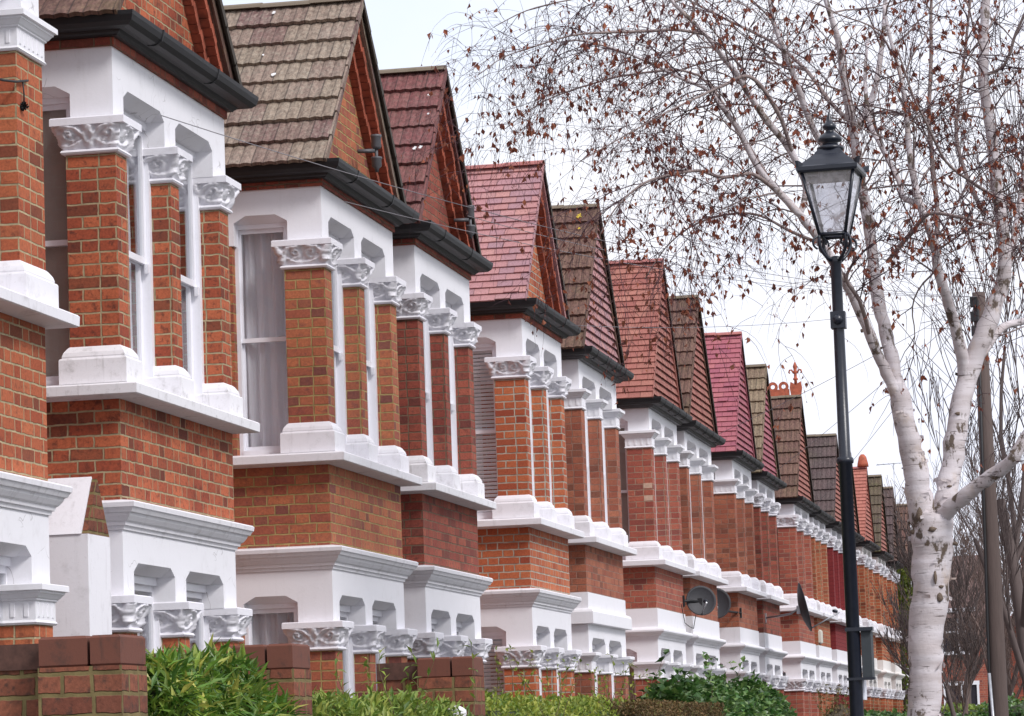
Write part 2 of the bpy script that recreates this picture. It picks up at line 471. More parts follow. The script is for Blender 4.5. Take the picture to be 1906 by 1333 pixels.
TAN = (216, 194, 150)
BRICKS = {
    'a': BR('orange_brick', (190, 104, 60), (158, 72, 40), (84, 44, 36), TAN, seed=1),
    'b': BR('smoky_orange_brick', (190, 98, 56), (150, 66, 40), (74, 42, 36), (208, 186, 144), seed=2, darkness=.2, grime=.5),
    'c': BR('buff_pointed_brick', (186, 108, 66), (154, 80, 60), (98, 60, 60), (206, 178, 112), seed=3),
    'd': BR('dark_red_brick', (166, 84, 62), (138, 62, 50), (84, 50, 46), (150, 122, 98), seed=4, grime=.45),
    'e': BR('white_pointed_orange_brick', (194, 106, 58), (166, 78, 42), (128, 52, 36), (214, 202, 182), seed=5, joint=.0065, darkness=.14, grime=.2),
    'f': BR('brown_red_brick', (174, 104, 74), (146, 76, 56), (98, 62, 50), (190, 150, 130), seed=6, joint=.0042),
    'g': BR('pinkish_red_brick', (178, 96, 72), (150, 72, 58), (108, 60, 56), (206, 176, 150), seed=7, joint=.0045),
    'h': BR('painted_maroon_brick', (134, 42, 44), (126, 36, 40), (112, 32, 36), (124, 40, 44), seed=8, joint=.003, darkness=.1, grime=.1),
    'i': BR('bright_orange_brick', (182, 100, 62), (160, 82, 50), (120, 62, 44), (206, 182, 140), seed=9),
    'w': BR('mossy_garden_brick', (142, 82, 58), (112, 62, 46), (60, 46, 40), (150, 132, 84), joint=.008, seed=10, grime=.6, darkness=.3, course=.082),
}
T_CONC = tile_mat('grey_brown_concrete_tile', [srgb(160, 138, 124), srgb(146, 122, 110), srgb(130, 96, 94), srgb(160, 142, 124), srgb(150, 128, 114)], srgb(172, 162, 146), .6, .3, .3, moss=.12)
T_MAROON = tile_mat('dark_maroon_concrete_tile', [srgb(142, 84, 84), srgb(126, 74, 74), srgb(148, 94, 90)], srgb(128, 110, 104), .45, .3, .3, moss=.2)
T_BROWN = tile_mat('brown_concrete_tile', [srgb(124, 90, 82), srgb(106, 78, 72), srgb(134, 100, 88)], srgb(146, 120, 96), .45, .3, .3, moss=.3)
T_PINK = tile_mat('pink_plain_tile', [srgb(200, 146, 146), srgb(190, 134, 136), srgb(204, 148, 142), srgb(176, 136, 146), srgb(196, 140, 142)], srgb(178, 128, 120), .25, .165, .105, rough=.6)
T_PINK2 = tile_mat('red_plain_tile', [srgb(184, 116, 104), srgb(166, 98, 90), srgb(192, 128, 112)], srgb(160, 118, 100), .35, .165, .105)
T_CRIM = tile_mat('crimson_plain_tile', [srgb(186, 104, 116), srgb(172, 96, 114), srgb(194, 116, 122)], srgb(180, 108, 116), .25, .165, .105, rough=.55)
T_MOSS = tile_mat('mossy_tan_concrete_tile', [srgb(158, 136, 112), srgb(140, 116, 98), srgb(164, 146, 120)], srgb(150, 138, 108), .6, .3, .3, moss=.3)
T_DKMOSS = tile_mat('mossy_dark_concrete_tile', [srgb(112, 96, 82), srgb(98, 84, 76)], srgb(116, 112, 70), .5, .3, .3, moss=.7)
T_SLATE = tile_mat('charcoal_concrete_tile', [srgb(108, 88, 88), srgb(96, 80, 80)], srgb(120, 116, 110), .3, .3, .3, moss=.25)
T_ORNG = tile_mat('orange_red_plain_tile', [srgb(200, 126, 110), srgb(186, 112, 98)], srgb(186, 120, 100), .25, .165, .105)
RIDGE_M = paint_mat('mossy_ridge_tile', srgb(132, 118, 100), .85, .75, srgb(86, 84, 44), False, 1.5)
RIDGE_P = plain_mat('pink_ridge_tile', srgb(186, 112, 106), .7, .3, 10)
VERGE = paint_mat('mossy_verge_tile', srgb(74, 66, 58), .85, .6, srgb(70, 74, 36), False, 1.5)

CORBEL = plain_mat('stained_corbel_brick', srgb(172, 84, 56), .9, .75, 11)
# ---------------------------------------------------------------- capitals
def seg_d(px, py, ax, ay, bx, by):
    dx, dy = bx - ax, by - ay
    k = max(0, min(1, ((px - ax) * dx + (py - ay) * dy) / (dx * dx + dy * dy + 1e-9)))
    return math.hypot(px - ax - dx * k, py - ay - dy * k), k


def carve(u, t, W, H, var):
    """relief height of acanthus scrolls on a face W wide, H high (metres)"""
    x, y = u * W, t * H
    h = 0.0
    n = max(1, round(W / .21))
    cw = W / n
    for k in range(n):
        cx_ = (k + .5) * cw
        s = 1 if (k + var) % 2 == 0 else -1
        vx, vy = cx_ + s * cw * .16, H * .62            # volute
        r = H * .34
        d = math.hypot(x - vx, y - vy) / r
        if d < 1:
            th = math.atan2(y - vy, (x - vx) * s)
            h = max(h, .026 * (1 - d * d) ** .5 * (.55 + .45 * math.cos(th + d * 10)))
        pts = [(cx_ - s * cw * .5, H * .1), (cx_ - s * cw * .3, H * .6), (cx_ - s * cw * .05, H * .9), (cx_ + s * cw * .3, H * .95)]
        for a, b in zip(pts, pts[1:]):
            dd, kk = seg_d(x, y, *a, *b); h = max(h, .024 * math.exp(-(dd / .016) ** 2))
        pts = [(cx_ + s * cw * .5, H * .05), (cx_ + s * cw * .1, H * .12), (cx_ - s * cw * .2, H * .35)]
        for a, b in zip(pts, pts[1:]):
            dd, kk = seg_d(x, y, *a, *b); h = max(h, .018 * math.exp(-(dd / .018) ** 2))
        pts = [(cx_ - s * cw * .45, H * .95), (cx_ - s * cw * .38, H * .55)]
        dd, kk = seg_d(x, y, *pts[0], *pts[1]); h = max(h, .024 * math.exp(-(dd / .02) ** 2))
    h += .005 * math.sin(x * 130 + 3 * math.sin(y * 60)) * math.sin(y * 110 + x * 30)
    return h


def ornate_capital(wx, wy, var=0):
    """mesh on a pier wx (x) by wy (y), origin at the centre of its foot; 0.235 high"""
    b = MB(); hx, hy = wx / 2, wy / 2
    b.loft((-hx, hx, -hy, hy), [(0, 0), (.022, .004), (.03, .016), (.022, .03), (.006, .035)])
    H = .15; z0 = .033; N = 16
    per = [(-1, -1, 1, -1, wx), (1, -1, 1, 1, wy), (1, 1, -1, 1, wx), (-1, 1, -1, -1, wy)]
    pts = []
    for (ax, ay, bx, by, L) in per:
        m = max(10, int(L / .013))
        for k in range(m):
            pts.append((ax + (bx - ax) * k / m, ay + (by - ay) * k / m, k / m, L, (ay if ay == by else 0), (ax if ax == bx else 0)))
    rings = []
    for r in range(N + 1):
        t = r / N; fl = .004 + .05 * t ** 1.6; ring = []
        for (sx, sy, u, L, ny, nx) in pts:
            h = 1.45 * carve(u, t, L, H, var) * min(1, 6 * t)
            cornerness = min(1, 1.3 * (2 * abs(u - .5)) ** 6)
            g = fl + h + .018 * cornerness * math.sin(math.pi * min(1, t * 1.1))
            ex = sx * (hx + g) if abs(sx) == 1 else sx * (hx + fl)
            ey = sy * (hy + g) if abs(sy) == 1 else sy * (hy + fl)
            ring.append(b.vert((ex, ey, z0 + t * H)))
        rings.append(ring)
    m = len(pts)
    for a, c in zip(rings, rings[1:]):
        for k in range(m):
            b.face([a[k], a[(k + 1) % m], c[(k + 1) % m], c[k]], None, True)
    b.loft((-hx, hx, -hy, hy), [(.05, .181), (.082, .183), (.082, .228), (.074, .235)])
    return b.mesh('ornate_capital', ORN)


def plain_capital(wx, wy, flutes=True):
    b = MB(); hx, hy = wx / 2, wy / 2
    b.loft((-hx, hx, -hy, hy), [(0, 0), (.014, 0), (.024, .012), (.014, .026), (.014, .135), (.026, .142), (.026, .15), (.036, .156), (.052, .178), (.06, .182), (.06, .193), (.08, .198), (.08, .23), (.074, .235)])
    if flutes:
        for f in (-1, 1):
            n = max(2, int(wx / .075))
            for k in range(n):
                x = -hx + wx * (k + .5) / n
                b.box(x - .012, x + .012, f * (hy + .014) - .006, f * (hy + .014) + .006, .045, .125)
        n = max(1, int(wy / .075))
        for k in range(n):
            y = -hy + wy * (k + .5) / n
            b.box(hx + .008, hx + .02, y - .012, y + .012, .045, .125)
    return b.mesh('moulded_capital', WHITE)


def pier_base(wx, wy):
    b = MB(); hx, hy = wx / 2, wy / 2
    b.loft((-hx, hx, -hy, hy), [(.058, 0), (.058, .155), (.052, .165), (.04, .17), (.042, .18), (.034, .205), (.012, .235), (.0, .245)])
    return b.mesh('pier_base', WHITEW)


_cap = {}
def cap_mesh(kind, wx, wy, var=0):
    key = (kind, round(wx, 2), round(wy, 2), var)
    if key not in _cap:
        _cap[key] = ornate_capital(wx, wy, var) if kind == 'o' else plain_capital(wx, wy) if kind == 'p' else pier_base(wx, wy)
    return _cap[key]


def put(name, me, parent, loc):
    o = bpy.data.objects.new(name, me); COL.objects.link(o)
    o.parent = parent; o.location = Vector(loc) + Vector((0, 0, EYE)) - Vector(parent['wpos'])
    o['wpos'] = parent['wpos']
    return o


# ---------------------------------------------------------------- roof pieces
def slope_frame(y_eave, z_eave, y_ridge, z_ridge):
    d = Vector((0, y_ridge - y_eave, z_ridge - z_eave)); L = d.length; d.normalize()
    n = Vector((0, -d.z, d.y))
    if n.z < 0: n = -n
    return Vector((0, y_eave, z_eave)), d, n, L


def tiled_slope(mb, x0, x1, fr, kind, rnd):
    o, d, n, L = fr
    if kind == 'i':        # interlocking concrete tiles with a rolled profile
        rows = max(5, round(L / .295)); g = L / rows; step = .025; nx = int((x1 - x0) / step)
        prof = (-.003, .005, .008, .004)
        for r in range(rows):
            sag = .004 * rnd.uniform(-1, 1)
            A = []; B = []; C = []; D = []
            for k in range(nx + 1):
                x = x1 - (x1 - x0) * k / nx
                p = prof[k % 4] * 1.0 + sag + .002 * math.sin(x * 2.2 + r)
                A.append(mb.vert(o + d * (r * g - .035) + n * (.040 + p) + Vector((x, 0, 0))))
                B.append(mb.vert(o + d * ((r + 1) * g - .01) + n * (.004 + p) + Vector((x, 0, 0))))
                C.append(mb.vert(o + d * (r * g - .033) + n * (.006 + p) + Vector((x, 0, 0))))
                D.append(x)
            for k in range(nx):
                u0, u1 = x1 - D[k], x1 - D[k + 1]
                mb.face([A[k], A[k + 1], B[k + 1], B[k]], [(u0, r + .1), (u1, r + .1), (u1, r + .9), (u0, r + .9)], False)
                mb.face([C[k], C[k + 1], A[k + 1], A[k]], [(u0, r + .1), (u1, r + .1), (u1, r + .12), (u0, r + .12)], False)
    else:                   # small plain tiles, each a slightly lifted slab
        rows = max(8, round(L / .108)); g = L / rows; tw = .165
        for r in range(rows):
            off = tw * .5 * (r % 2)
            k0 = -1; x = x1 + off
            k = 0
            while x > x0:
                xa, xb = min(x, x1), max(x - tw + .003, x0)
                if xa - xb > .01:
                    li = rnd.uniform(0, .006) + (.012 if rnd.random() < .02 else 0)
                    p = [o + d * (r * g - .012) + n * (.020 + li) + Vector((xa, 0, 0)), o + d * (r * g - .012) + n * (.020 + li) + Vector((xb, 0, 0)),
                         o + d * ((r + 1) * g) + n * .003 + Vector((xb, 0, 0)), o + d * ((r + 1) * g) + n * .003 + Vector((xa, 0, 0))]
                    q = [p[0] - n * .017, p[1] - n * .017]
                    uc = (k + .5) * tw - off + (0 if r % 2 == 0 else 0)
                    u0, u1 = (x1 + off - xa) - off, (x1 + off - xb) - off
                    i = [mb.vert(a) for a in p] + [mb.vert(a) for a in q]
                    mb.face(i[:4], [(u0 + .002, r + .1), (u1 - .002, r + .1), (u1 - .002, r + .9), (u0 + .002, r + .9)])
                    mb.face([i[4], i[5], i[1], i[0]], [(u0 + .002, r + .1), (u1 - .002, r + .1), (u1 - .002, r + .15), (u0 + .002, r + .15)])
                x -= tw; k += 1


# ---------------------------------------------------------------- a house of the terrace
BAYD = 1.0
GLAB = 'gabled brick houses of the terrace'


def pier_set(root, zs, y0, k, bm, capk, lower, var, pnames='pier', i_peel=False, wide=False):
    zb, zp0, zp1 = zs
    specs = [(-.32, .015, -.03, .225), (-.22, .012, 1.235, 1.44), (-.32, .015, 2.455, 2.70)]
    if wide: specs[2] = (-.32, .015, 2.35 if lower else 2.21, 2.70)      # broad end pier of the cut-off bay
    for j, (xa, xb, ya, yb) in enumerate(specs):
        ya, yb = y0 + ya * k, y0 + yb * k
        if j == 0: ya = y0 - .015
        mb = MB(); mb.box(xa, xb, ya, yb, zp0 - .01, zp1 + .005, True)
        p = mb.build(pnames, bm, root)
        wx, wy = xb - xa, yb - ya
        c = ((xa + xb) / 2, (ya + yb) / 2)
        put('capital', cap_mesh(capk, wx, wy, (j + var) % 2), p, (c[0], c[1], zp1))
        if not lower:
            bo = put('pier_base', cap_mesh('b', wx, wy), p, (c[0], c[1], zb))
            if i_peel:
                bo.material_slots[0].link = 'OBJECT'; bo.material_slots[0].material = WHITEP


def sash_front(root, ya, yb, z0, z1, x, inner, rnd):
    """sash window facing +x between ya and yb"""
    fr = MB(); fw = .055
    fr.box(x - .10, x, ya, ya + fw, z0, z1); fr.box(x - .10, x, yb - fw, yb, z0, z1)
    fr.box(x - .10, x - .002, ya + fw, yb - fw, z1 - fw, z1); fr.box(x - .10, x + .012, ya + fw, yb - fw, z0, z0 + .05)
    zm = z0 + (z1 - z0) * .5
    a, b = ya + fw, yb - fw; s = .042
    # upper sash forward, lower sash behind
    for (xx, p, q) in ((x - .03, zm - .02, z1 - fw), (x - .065, z0 + .05, zm + .02)):
        fr.box(xx - .03, xx, a, a + s, p, q); fr.box(xx - .03, xx, b - s, b, p, q)
        fr.box(xx - .028, xx - .002, a + s, b - s, q - .042, q); fr.box(xx - .028, xx - .002, a + s, b - s, p, p + .045)
    for yy in (a + .005, b - .035):                       # sash horns
        fr.prism([(x - .034, yy, zm - .02), (x - .034, yy + .03, zm - .02), (x - .034, yy + .03, zm - .07), (x - .034, yy, zm - .085)], (.028, 0, 0))
    w = fr.build('window', TRIM, root)
    g = MB()
    g.poly([(x - .045, a + s, zm), (x - .045, b - s, zm), (x - .045, b - s, z1 - fw), (x - .045, a + s, z1 - fw)])
    g.poly([(x - .08, a + s, z0 + .08), (x - .08, b - s, z0 + .08), (x - .08, b - s, zm), (x - .08, a + s, zm)])
    g.build('pane', GLASS, w)
    curtain(w, 'x', x - .12, ya + .02, yb - .02, z0, z1, inner, rnd)
    return w


def curtain(w, axis, at, a, b, z0, z1, kind, rnd):
    def P(s, off, z): return (at - off, s, z) if axis == 'x' else (s, at + off, z)
    mb = MB()
    if kind in ('net', 'part'):
        spans = [(a, a + (b - a) * .86)] if axis == 'y' else ([(a, b)] if kind == 'net' else [(a, a + (b - a) * .3), (b - (b - a) * .3, b)])
        for s0, s1 in spans:
            n = max(8, int((s1 - s0) / .012)); ph = rnd.uniform(0, 6)
            cols = []
            for k in range(n + 1):
                s = s0 + (s1 - s0) * k / n
                row = []
                for q in range(6):
                    zz = z0 + (z1 - z0) * q / 5
                    o = .026 * math.sin(s * 58 + ph + .9 * math.sin(q * .8 + s * 9)) + .012 * math.sin(s * 131 + ph * 2 + q * .5)
                    row.append(mb.vert(P(s, o + .04, zz)))
                cols.append(row)
            for c0, c1 in zip(cols, cols[1:]):
                for q in range(5): mb.face([c0[q], c1[q], c1[q + 1], c0[q + 1]], None, True)
        mb.build('curtain', CURT, w)
    elif kind == 'blind':
        z = z0
        while z < z1 - .01:
            if axis == 'x': mb.poly([(at + .012, a, z), (at + .012, b, z), (at - .02, b, z + .026), (at - .02, a, z + .026)])
            else: mb.poly([(a, at + .004, z), (b, at + .004, z), (b, at - .008, z + .03), (a, at - .008, z + .03)])
            z += .042
        mb.build('slat_blind', BLINDM, w)
    elif kind == 'roller':
        mb.poly([P(a, 0, z0), P(b, 0, z0), P(b, 0, z1), P(a, 0, z1)])
        mb.build('roller_blind', CURTB, w)


def sash_side(root, xa, xb, z0, z1, y, inner, rnd):
    """sash window facing -y"""
    fr = MB(); fw = .04
    fr.box(xa, xa + fw, y, y + .1, z0, z1); fr.box(xb - fw, xb, y, y + .1, z0, z1)
    fr.box(xa + fw, xb - fw, y + .002, y + .1, z1 - fw, z1); fr.box(xa + fw, xb - fw, y - .012, y + .1, z0, z0 + .05)
    zm = z0 + (z1 - z0) * .5; a, b = xa + fw, xb - fw; s = .018
    for (yy, p, q) in ((y + .03, zm - .018, z1 - fw), (y + .065, z0 + .05, zm + .018)):
        fr.box(a, a + s, yy, yy + .03, p, q); fr.box(b - s, b, yy, yy + .03, p, q)
        fr.box(a + s, b - s, yy + .002, yy + .028, q - .035, q); fr.box(a + s, b - s, yy + .002, yy + .028, p, p + .036)
    w = fr.build('window', TRIM, root)
    g = MB()
    g.poly([(a + s, y + .045, zm), (b - s, y + .045, zm), (b - s, y + .045, z1 - fw), (a + s, y + .045, z1 - fw)])
    g.poly([(a + s, y + .08, z0 + .08), (b - s, y + .08, z0 + .08), (b - s, y + .08, zm), (a + s, y + .08, zm)])
    g.build('pane', GLASS, w)
    curtain(w, 'y', y + .085, xa + .01, xb - .01, z0, z1, inner, rnd)


def fascia(mb, y0, y1, k, z0, z1, oz, sidewin):
    """painted wall band above the windows: posts between the openings, chamfered heads; front at x=0, left side at y=y0"""
    T = .26
    edges = [0, .23, 1.165, 1.43, 2.37, 2.71]
    e = [y0 + v * k for v in edges]; e[-1] = y1
    zc = oz + .035
    mb.box(-T, 0, y0, y1, zc, z1)                                    # band above
    mb.box(-T, 0, e[0], e[1], z0, zc); mb.box(-T, 0, e[2], e[3], z0, zc); mb.box(-T, 0, e[4], e[5], z0, zc)
    zb = oz - .022
    for a, b in ((e[1], e[2]), (e[3], e[4])):
        mb.box(-T, -.10, a, b, zb, zc)                               # lintel behind the hipped chamfer
        c = min(.10, (b - a) * .16)
        F, K = 0.0, -.0995
        mb.poly([(K, a, zb), (K, b, zb), (F, b - c, zc), (F, a + c, zc)])
        mb.poly([(F, a, zb), (K, a, zb), (F, a + c, zc)]); mb.poly([(K, b, zb), (F, b, zb), (F, b - c, zc)])
        mb.poly([(F, a, zb), (F, a + c, zc), (F, a, zc)]); mb.poly([(F, b, zb), (F, b, zc), (F, b - c, zc)])
    # left side, facing -y
    if sidewin:
        xs, xe = -.29, -.74
        mb.box(-BAYD, -T, y0, y0 + .24, zc, z1); mb.box(xs, -T, y0, y0 + .24, z0, zc); mb.box(-BAYD, xe, y0, y0 + .24, z0, zc)
        mb.box(xe, xs, y0 + .09, y0 + .24, zb, zc)
        c = .1; F, K = y0, y0 + .0895
        mb.poly([(xe, K, zb), (xs, K, zb), (xs - c, F, zc), (xe + c, F, zc)])
        mb.poly([(xe, F, zb), (xe, K, zb), (xe + c, F, zc)]); mb.poly([(xs, K, zb), (xs, F, zb), (xs - c, F, zc)])
        mb.poly([(xe, F, zb), (xe + c, F, zc), (xe, F, zc)]); mb.poly([(xs, F, zb), (xs, F, zc), (xs - c, F, zc)])
    else:
        mb.box(-BAYD, -T, y0, y0 + .24, z0, z1)
    mb.box(-BAYD, -T, y1 - .24, y1, z0, z1)


def bay_ring(mb, y0, y1, prof, depth=BAYD):
    """moulding running round the three sides of a bay; profile of (projection, z)"""
    rings = []
    for o, z in prof:
        rings.append([mb.vert(p) for p in ((-depth, y0 - o, z), (o, y0 - o, z), (o, y1 + o, z), (-depth, y1 + o, z))])
    for a, b in zip(rings, rings[1:]):
        for q in range(3): mb.face([a[q], a[q + 1], b[q + 1], b[q]])
    mb.face([rings[0][3], rings[0][2], rings[0][1], rings[0][0]]); mb.face(rings[-1])


def house(i, y0, y1, ze, za, brick, cap, lowcap, roof, gablek, label, style='m', side='net', inner='net', white=WHITE, gable=True, party=None, lit=True):
    rnd = random.Random(100 + i)
    k = (y1 - y0) / 2.71
    bw, bp = BRICKS[brick]
    WS = WHITEP if i in (1, 3) else WHITEW
    root = thing('terrace_house', (0, (y0 + y1) / 2, 0), label, 'house', GLAB)
    zb = 1.635 if style == 'm' else 1.73
    # ---- main body behind the bay (with room floor levels closed) 
    yl, yr = party
    mb = MB()
    mb.box(-7.5, -BAYD - .003, yl, yr, -1.6, 4.72)
    mb.build('wall', bw, root)
    # main roof behind
    mb = MB()
    mb.prism([(-.85, yl, 4.74), (-4.2, yl, 7.4), (-7.7, yl, 4.74)], (0, yr - yl, 0))
    mroof = mb.build('main_roof', roof[1], root)
    # ---- brick panels
    mb = MB(); mb.box(-BAYD, 0, y0, y1, zb - .03, 2.31 + LIFT.get(i, 0)); mb.build('bay_wall', bw, root)
    mb = MB(); mb.box(-BAYD, 0, y0, y1, -1.62, -.62); mb.build('bay_foot', bw, root)
    mb = MB(); bay_ring(mb, y0, y1, [(.0, -.62), (.12, -.62), (.12, -.56), (.1, -.54), (0, -.53)]); mb.build('lower_sill', WHITEW, root)
    # ---- upper sill slab
    mb = MB(); bay_ring(mb, y0, y1, [(.02, 2.285), (.150, 2.297), (.163, 2.303), (.166, 2.362), (.155, 2.372), (.03, 2.388), (0, 2.39)])
    mb.build('sill', WS, root)
    # inner dado behind the piers' bases so the windows stand on something
    # ---- cornice over the ground floor
    mb = MB()
    if style == 'm':
        bay_ring(mb, y0, y1, [(-.02, 1.445), (.012, 1.445), (.016, 1.468), (.03, 1.472), (.034, 1.492), (.05, 1.503), (.07, 1.53), (.076, 1.548), (.09, 1.552), (.104, 1.578), (.112, 1.583), (.116, 1.612), (.105, 1.622), (.0, 1.637), (-.02, 1.637)])
    elif style == 'b':      # plain painted band and a flat stepped string course
        bay_ring(mb, y0, y1, [(-.02, 1.36), (.07, 1.36), (.075, 1.365), (.075, 1.50), (.06, 1.525), (.012, 1.545), (.012, 1.73), (-.02, 1.732)])
    else:                   # painted band over a rounded string course
        bay_ring(mb, y0, y1, [(-.02, 1.33), (.015, 1.33), (.02, 1.36), (.045, 1.365), (.06, 1.385), (.085, 1.40), (.10, 1.42), (.10, 1.44), (.085, 1.458), (.02, 1.478), (.012, 1.482), (.012, 1.73), (-.02, 1.732)])
    mb.build('cornice', WHITEW if style == 'm' else white, root)
    # ---- bands
    lz1 = 1.45 if style == 'm' else (1.365 if style == 'b' else 1.335)
    lo = 1.21 if style == 'm' else 1.17
    mb = MB(); fascia(mb, y0, y1, k, 1.02, lz1, lo, True); mb.build('lower_lintel_band', white, root)
    mb = MB(); fascia(mb, y0, y1, k, 4.105, ze, 4.31 if ze > 4.5 else 4.27, True); mb.build('upper_lintel_band', white, root)
    # ---- solid right-hand side and the inner reveal on the left
    for a, b in ((2.38, 4.11), (-.54, 1.03)):
        mb = MB(); mb.box(-BAYD, -.33, y1 - .24, y1 - .01, a, b); mb.build('side_wall', bw, root)
        mb = MB(); mb.box(-BAYD, -.76, y0 + .005, y0 + .24, a, b); mb.build('side_wall', bw, root)
    # floors inside the bay keep the rooms dark
    mb = MB(); mb.box(-BAYD, -.27, y0 + .25, y1 - .25, 4.40, 4.46); mb.box(-BAYD, -.27, y0 + .25, y1 - .25, 1.24, 1.30); mb.box(-BAYD, -.9, y0 + .25, y1 - .25, -.5, 4.4)
    mb.build('room_lining', DARKIN, root)
    # ---- piers
    pier_set(root, (2.385, 2.625, 3.88), y0, k, bp, cap, False, i, 'pier', i in (1, 3), i == 0)
    pier_set(root, (0, -.55, .79), y0, k, bp, lowcap, True, i + 1, 'pier', False, i == 0)
    # ---- windows
    e = [y0 + v * k for v in (.20, 1.24, 1.43, 2.46)]
    ot = 4.31 if ze > 4.5 else 4.27
    sash_front(root, e[0], e[1], 2.385, ot - .02, -.125, inner, rnd); sash_front(root, e[2], e[3], 2.385, ot - .02, -.125, inner, rnd)
    sash_front(root, e[0], e[1], -.53, lo - .02, -.125, inner, rnd); sash_front(root, e[2], e[3], -.53, lo - .02, -.125, inner, rnd)
    if side:
        sash_side(root, -.77, -.30, 2.385, ot - .02, y0 + .095, side, rnd); sash_side(root, -.77, -.30, -.53, lo - .02, y0 + .095, side, rnd)
    # ---- eaves: brick strip, board, gutter
    zs = ze
    if ze > 4.5:
        mb = MB(); bay_ring(mb, y0, y1, [(-.02, ze - .002), (.02, ze - .002), (.02, ze + .065), (-.02, ze + .067)]); mb.build('eaves_course', BRICKS['d'][0], root); zs = ze + .065
    zg = zs + .10
    mb = MB(); bay_ring(mb, y0, y1, [(-.03, zs - .01), (.055, zs - .01), (.06, zs), (.075, zs + .01), (.105, zs + .05), (.11, zs + .085), (-.03, zs + .10)])
    mb.build('eaves_board', BLACK if i not in (5, 6, 7, 8, 9) else GREYB, root)
    mb = MB()
    bay_ring(mb, y0, y1, [(.105, zg - .075), (.12, zg - .078), (.165, zg - .07), (.195, zg - .045), (.207, zg - .01), (.21, zg + .018), (.198, zg + .018), (.19, zg - .008), (.105, zg - .04)])
    gut = mb.build('gutter', BLACK, root)
    mb = MB()
    n = 2 if i < 5 else 4
    for q in range(n):
        y = y0 + (y1 - y0) * (q + .35) / n
        mb.prism([(.10, y, zg - .08), (.15, y, zg - .083), (.20, y, zg - .055), (.217, y, zg + .021), (.185, y, zg + .023), (.10, y, zg + .023)], (0, .022, 0))
    mb.build('gutter_bracket', BLACK, gut)
    # ---- gable roof
    tm, tflat, kind, ridgem = roof
    yc_ = (y0 + y1) / 2
    ya_, yb_ = y0 - .20, y1 + .20
    zl = zg + .012
    XV, XB = .09, -3.6
    if gable:
        mb = MB()
        for (a, side_) in ((ya_, 1), (yb_, -1)):
            fr = slope_frame(a, zl, yc_, za - .03)
            tiled_slope(mb, XB, XV, fr, kind, rnd)
        # under-slab
        mb.prism([(XV - .02, ya_ + .03, zl - .0), (XV - .02, yc_, za - .045), (XV - .02, yb_ - .03, zl - .0), (XV - .02, yb_ - .12, zl - .03), (XV - .02, yc_, za - .13), (XV - .02, ya_ + .12, zl - .03)], (XB - XV, 0, 0))
        rf = mb.build('roof', tm, root)
        # ridge tiles
        mb = MB(); x = XV + .005; q = 0
        while x > XB:
            xe = max(x - .44, XB)
            r0 = .085 + .004 * rnd.random()
            pr = []
            for a in range(7):
                th = math.pi * a / 6
                pr.append((yc_ + math.cos(th) * r0 * 1.0, za - .045 + math.sin(th) * r0 * .62))
            dz = rnd.uniform(-.006, .006)
            mb.prism([(x, p[0], p[1] + dz) for p in pr], (xe - x - .006, 0, 0))
            x = xe
        mb.build('ridge_tile', ridgem, rf)
        # verge: the dark row of tile edges running up the gable
        for (a, s_) in ((ya_, 1), (yb_, -1)):
            mb = MB()
            o, d, n, L = slope_frame(a, zl, yc_, za - .03)
            nseg = max(5, int(L / .3)) if kind == 'i' else 16
            for q in range(nseg):
                l0, l1 = L * q / nseg - .02, L * (q + 1) / nseg - .004
                mb.prism([o + d * l0 + n * .03 + Vector((XV, 0, 0)), o + d * l1 + n * .012 + Vector((XV, 0, 0)), o + d * l1 - n * .035 + Vector((XV, 0, 0)), o + d * l0 - n * .035 + Vector((XV, 0, 0))], (.018 if kind == 'i' else .008, 0, 0))
            mb.build('verge', tm if s_ == 1 else VERGE, rf)
        # gable front
        hw = (y1 - y0) / 2 + .16
        if gablek == 'brick':
            mb = MB()
            zt = za - .10
            mb.prism([(-.22, yc_ - hw + .06, zl - .05), (-.22, yc_ + hw - .06, zl - .05), (-.22, yc_, zt)], (.12, 0, 0))
            mb.box(-.22, -.10, y0 + .02, y1 - .02, zs - .05, zl - .052)
            gb = mb.build('gable', bw, root)
            for (t0, t1, xp) in ((.04, .125, .035), (.12, .20, -.035)):   # two corbelled courses under the verge
                mb = MB()
                for s_ in (1, -1):
                    a = yc_ + hw * s_
                    o, d, n, L = slope_frame(a, zl - .02, yc_, zt + .04)
                    nb = int(L / .078)
                    for q in range(2 if s_ == 1 else 1, nb):
                        l0, l1 = L * q / nb, L * (q + 1) / nb - .007
                        jj = rnd.uniform(-.006, .006)
                        mb.prism([o + d * l0 - n * t0 + Vector((-.15, 0, 0)), o + d * l1 - n * t0 + Vector((-.15, 0, 0)), o + d * l1 - n * t1 + Vector((-.15, 0, 0)), o + d * l0 - n * t1 + Vector((-.15, 0, 0))], (.15 + xp + jj, 0, 0))
                mb.build('corbel_course', CORBEL, gb)
        else:
            gm = gablek
            mb = MB()
            mb.prism([(-.12, yc_ - hw + .10, zl - .03), (-.12, yc_ + hw - .10, zl - .03), (-.12, yc_, za - .16)], (.13, 0, 0))
            rows = int((za - .08 - zl) / .104)
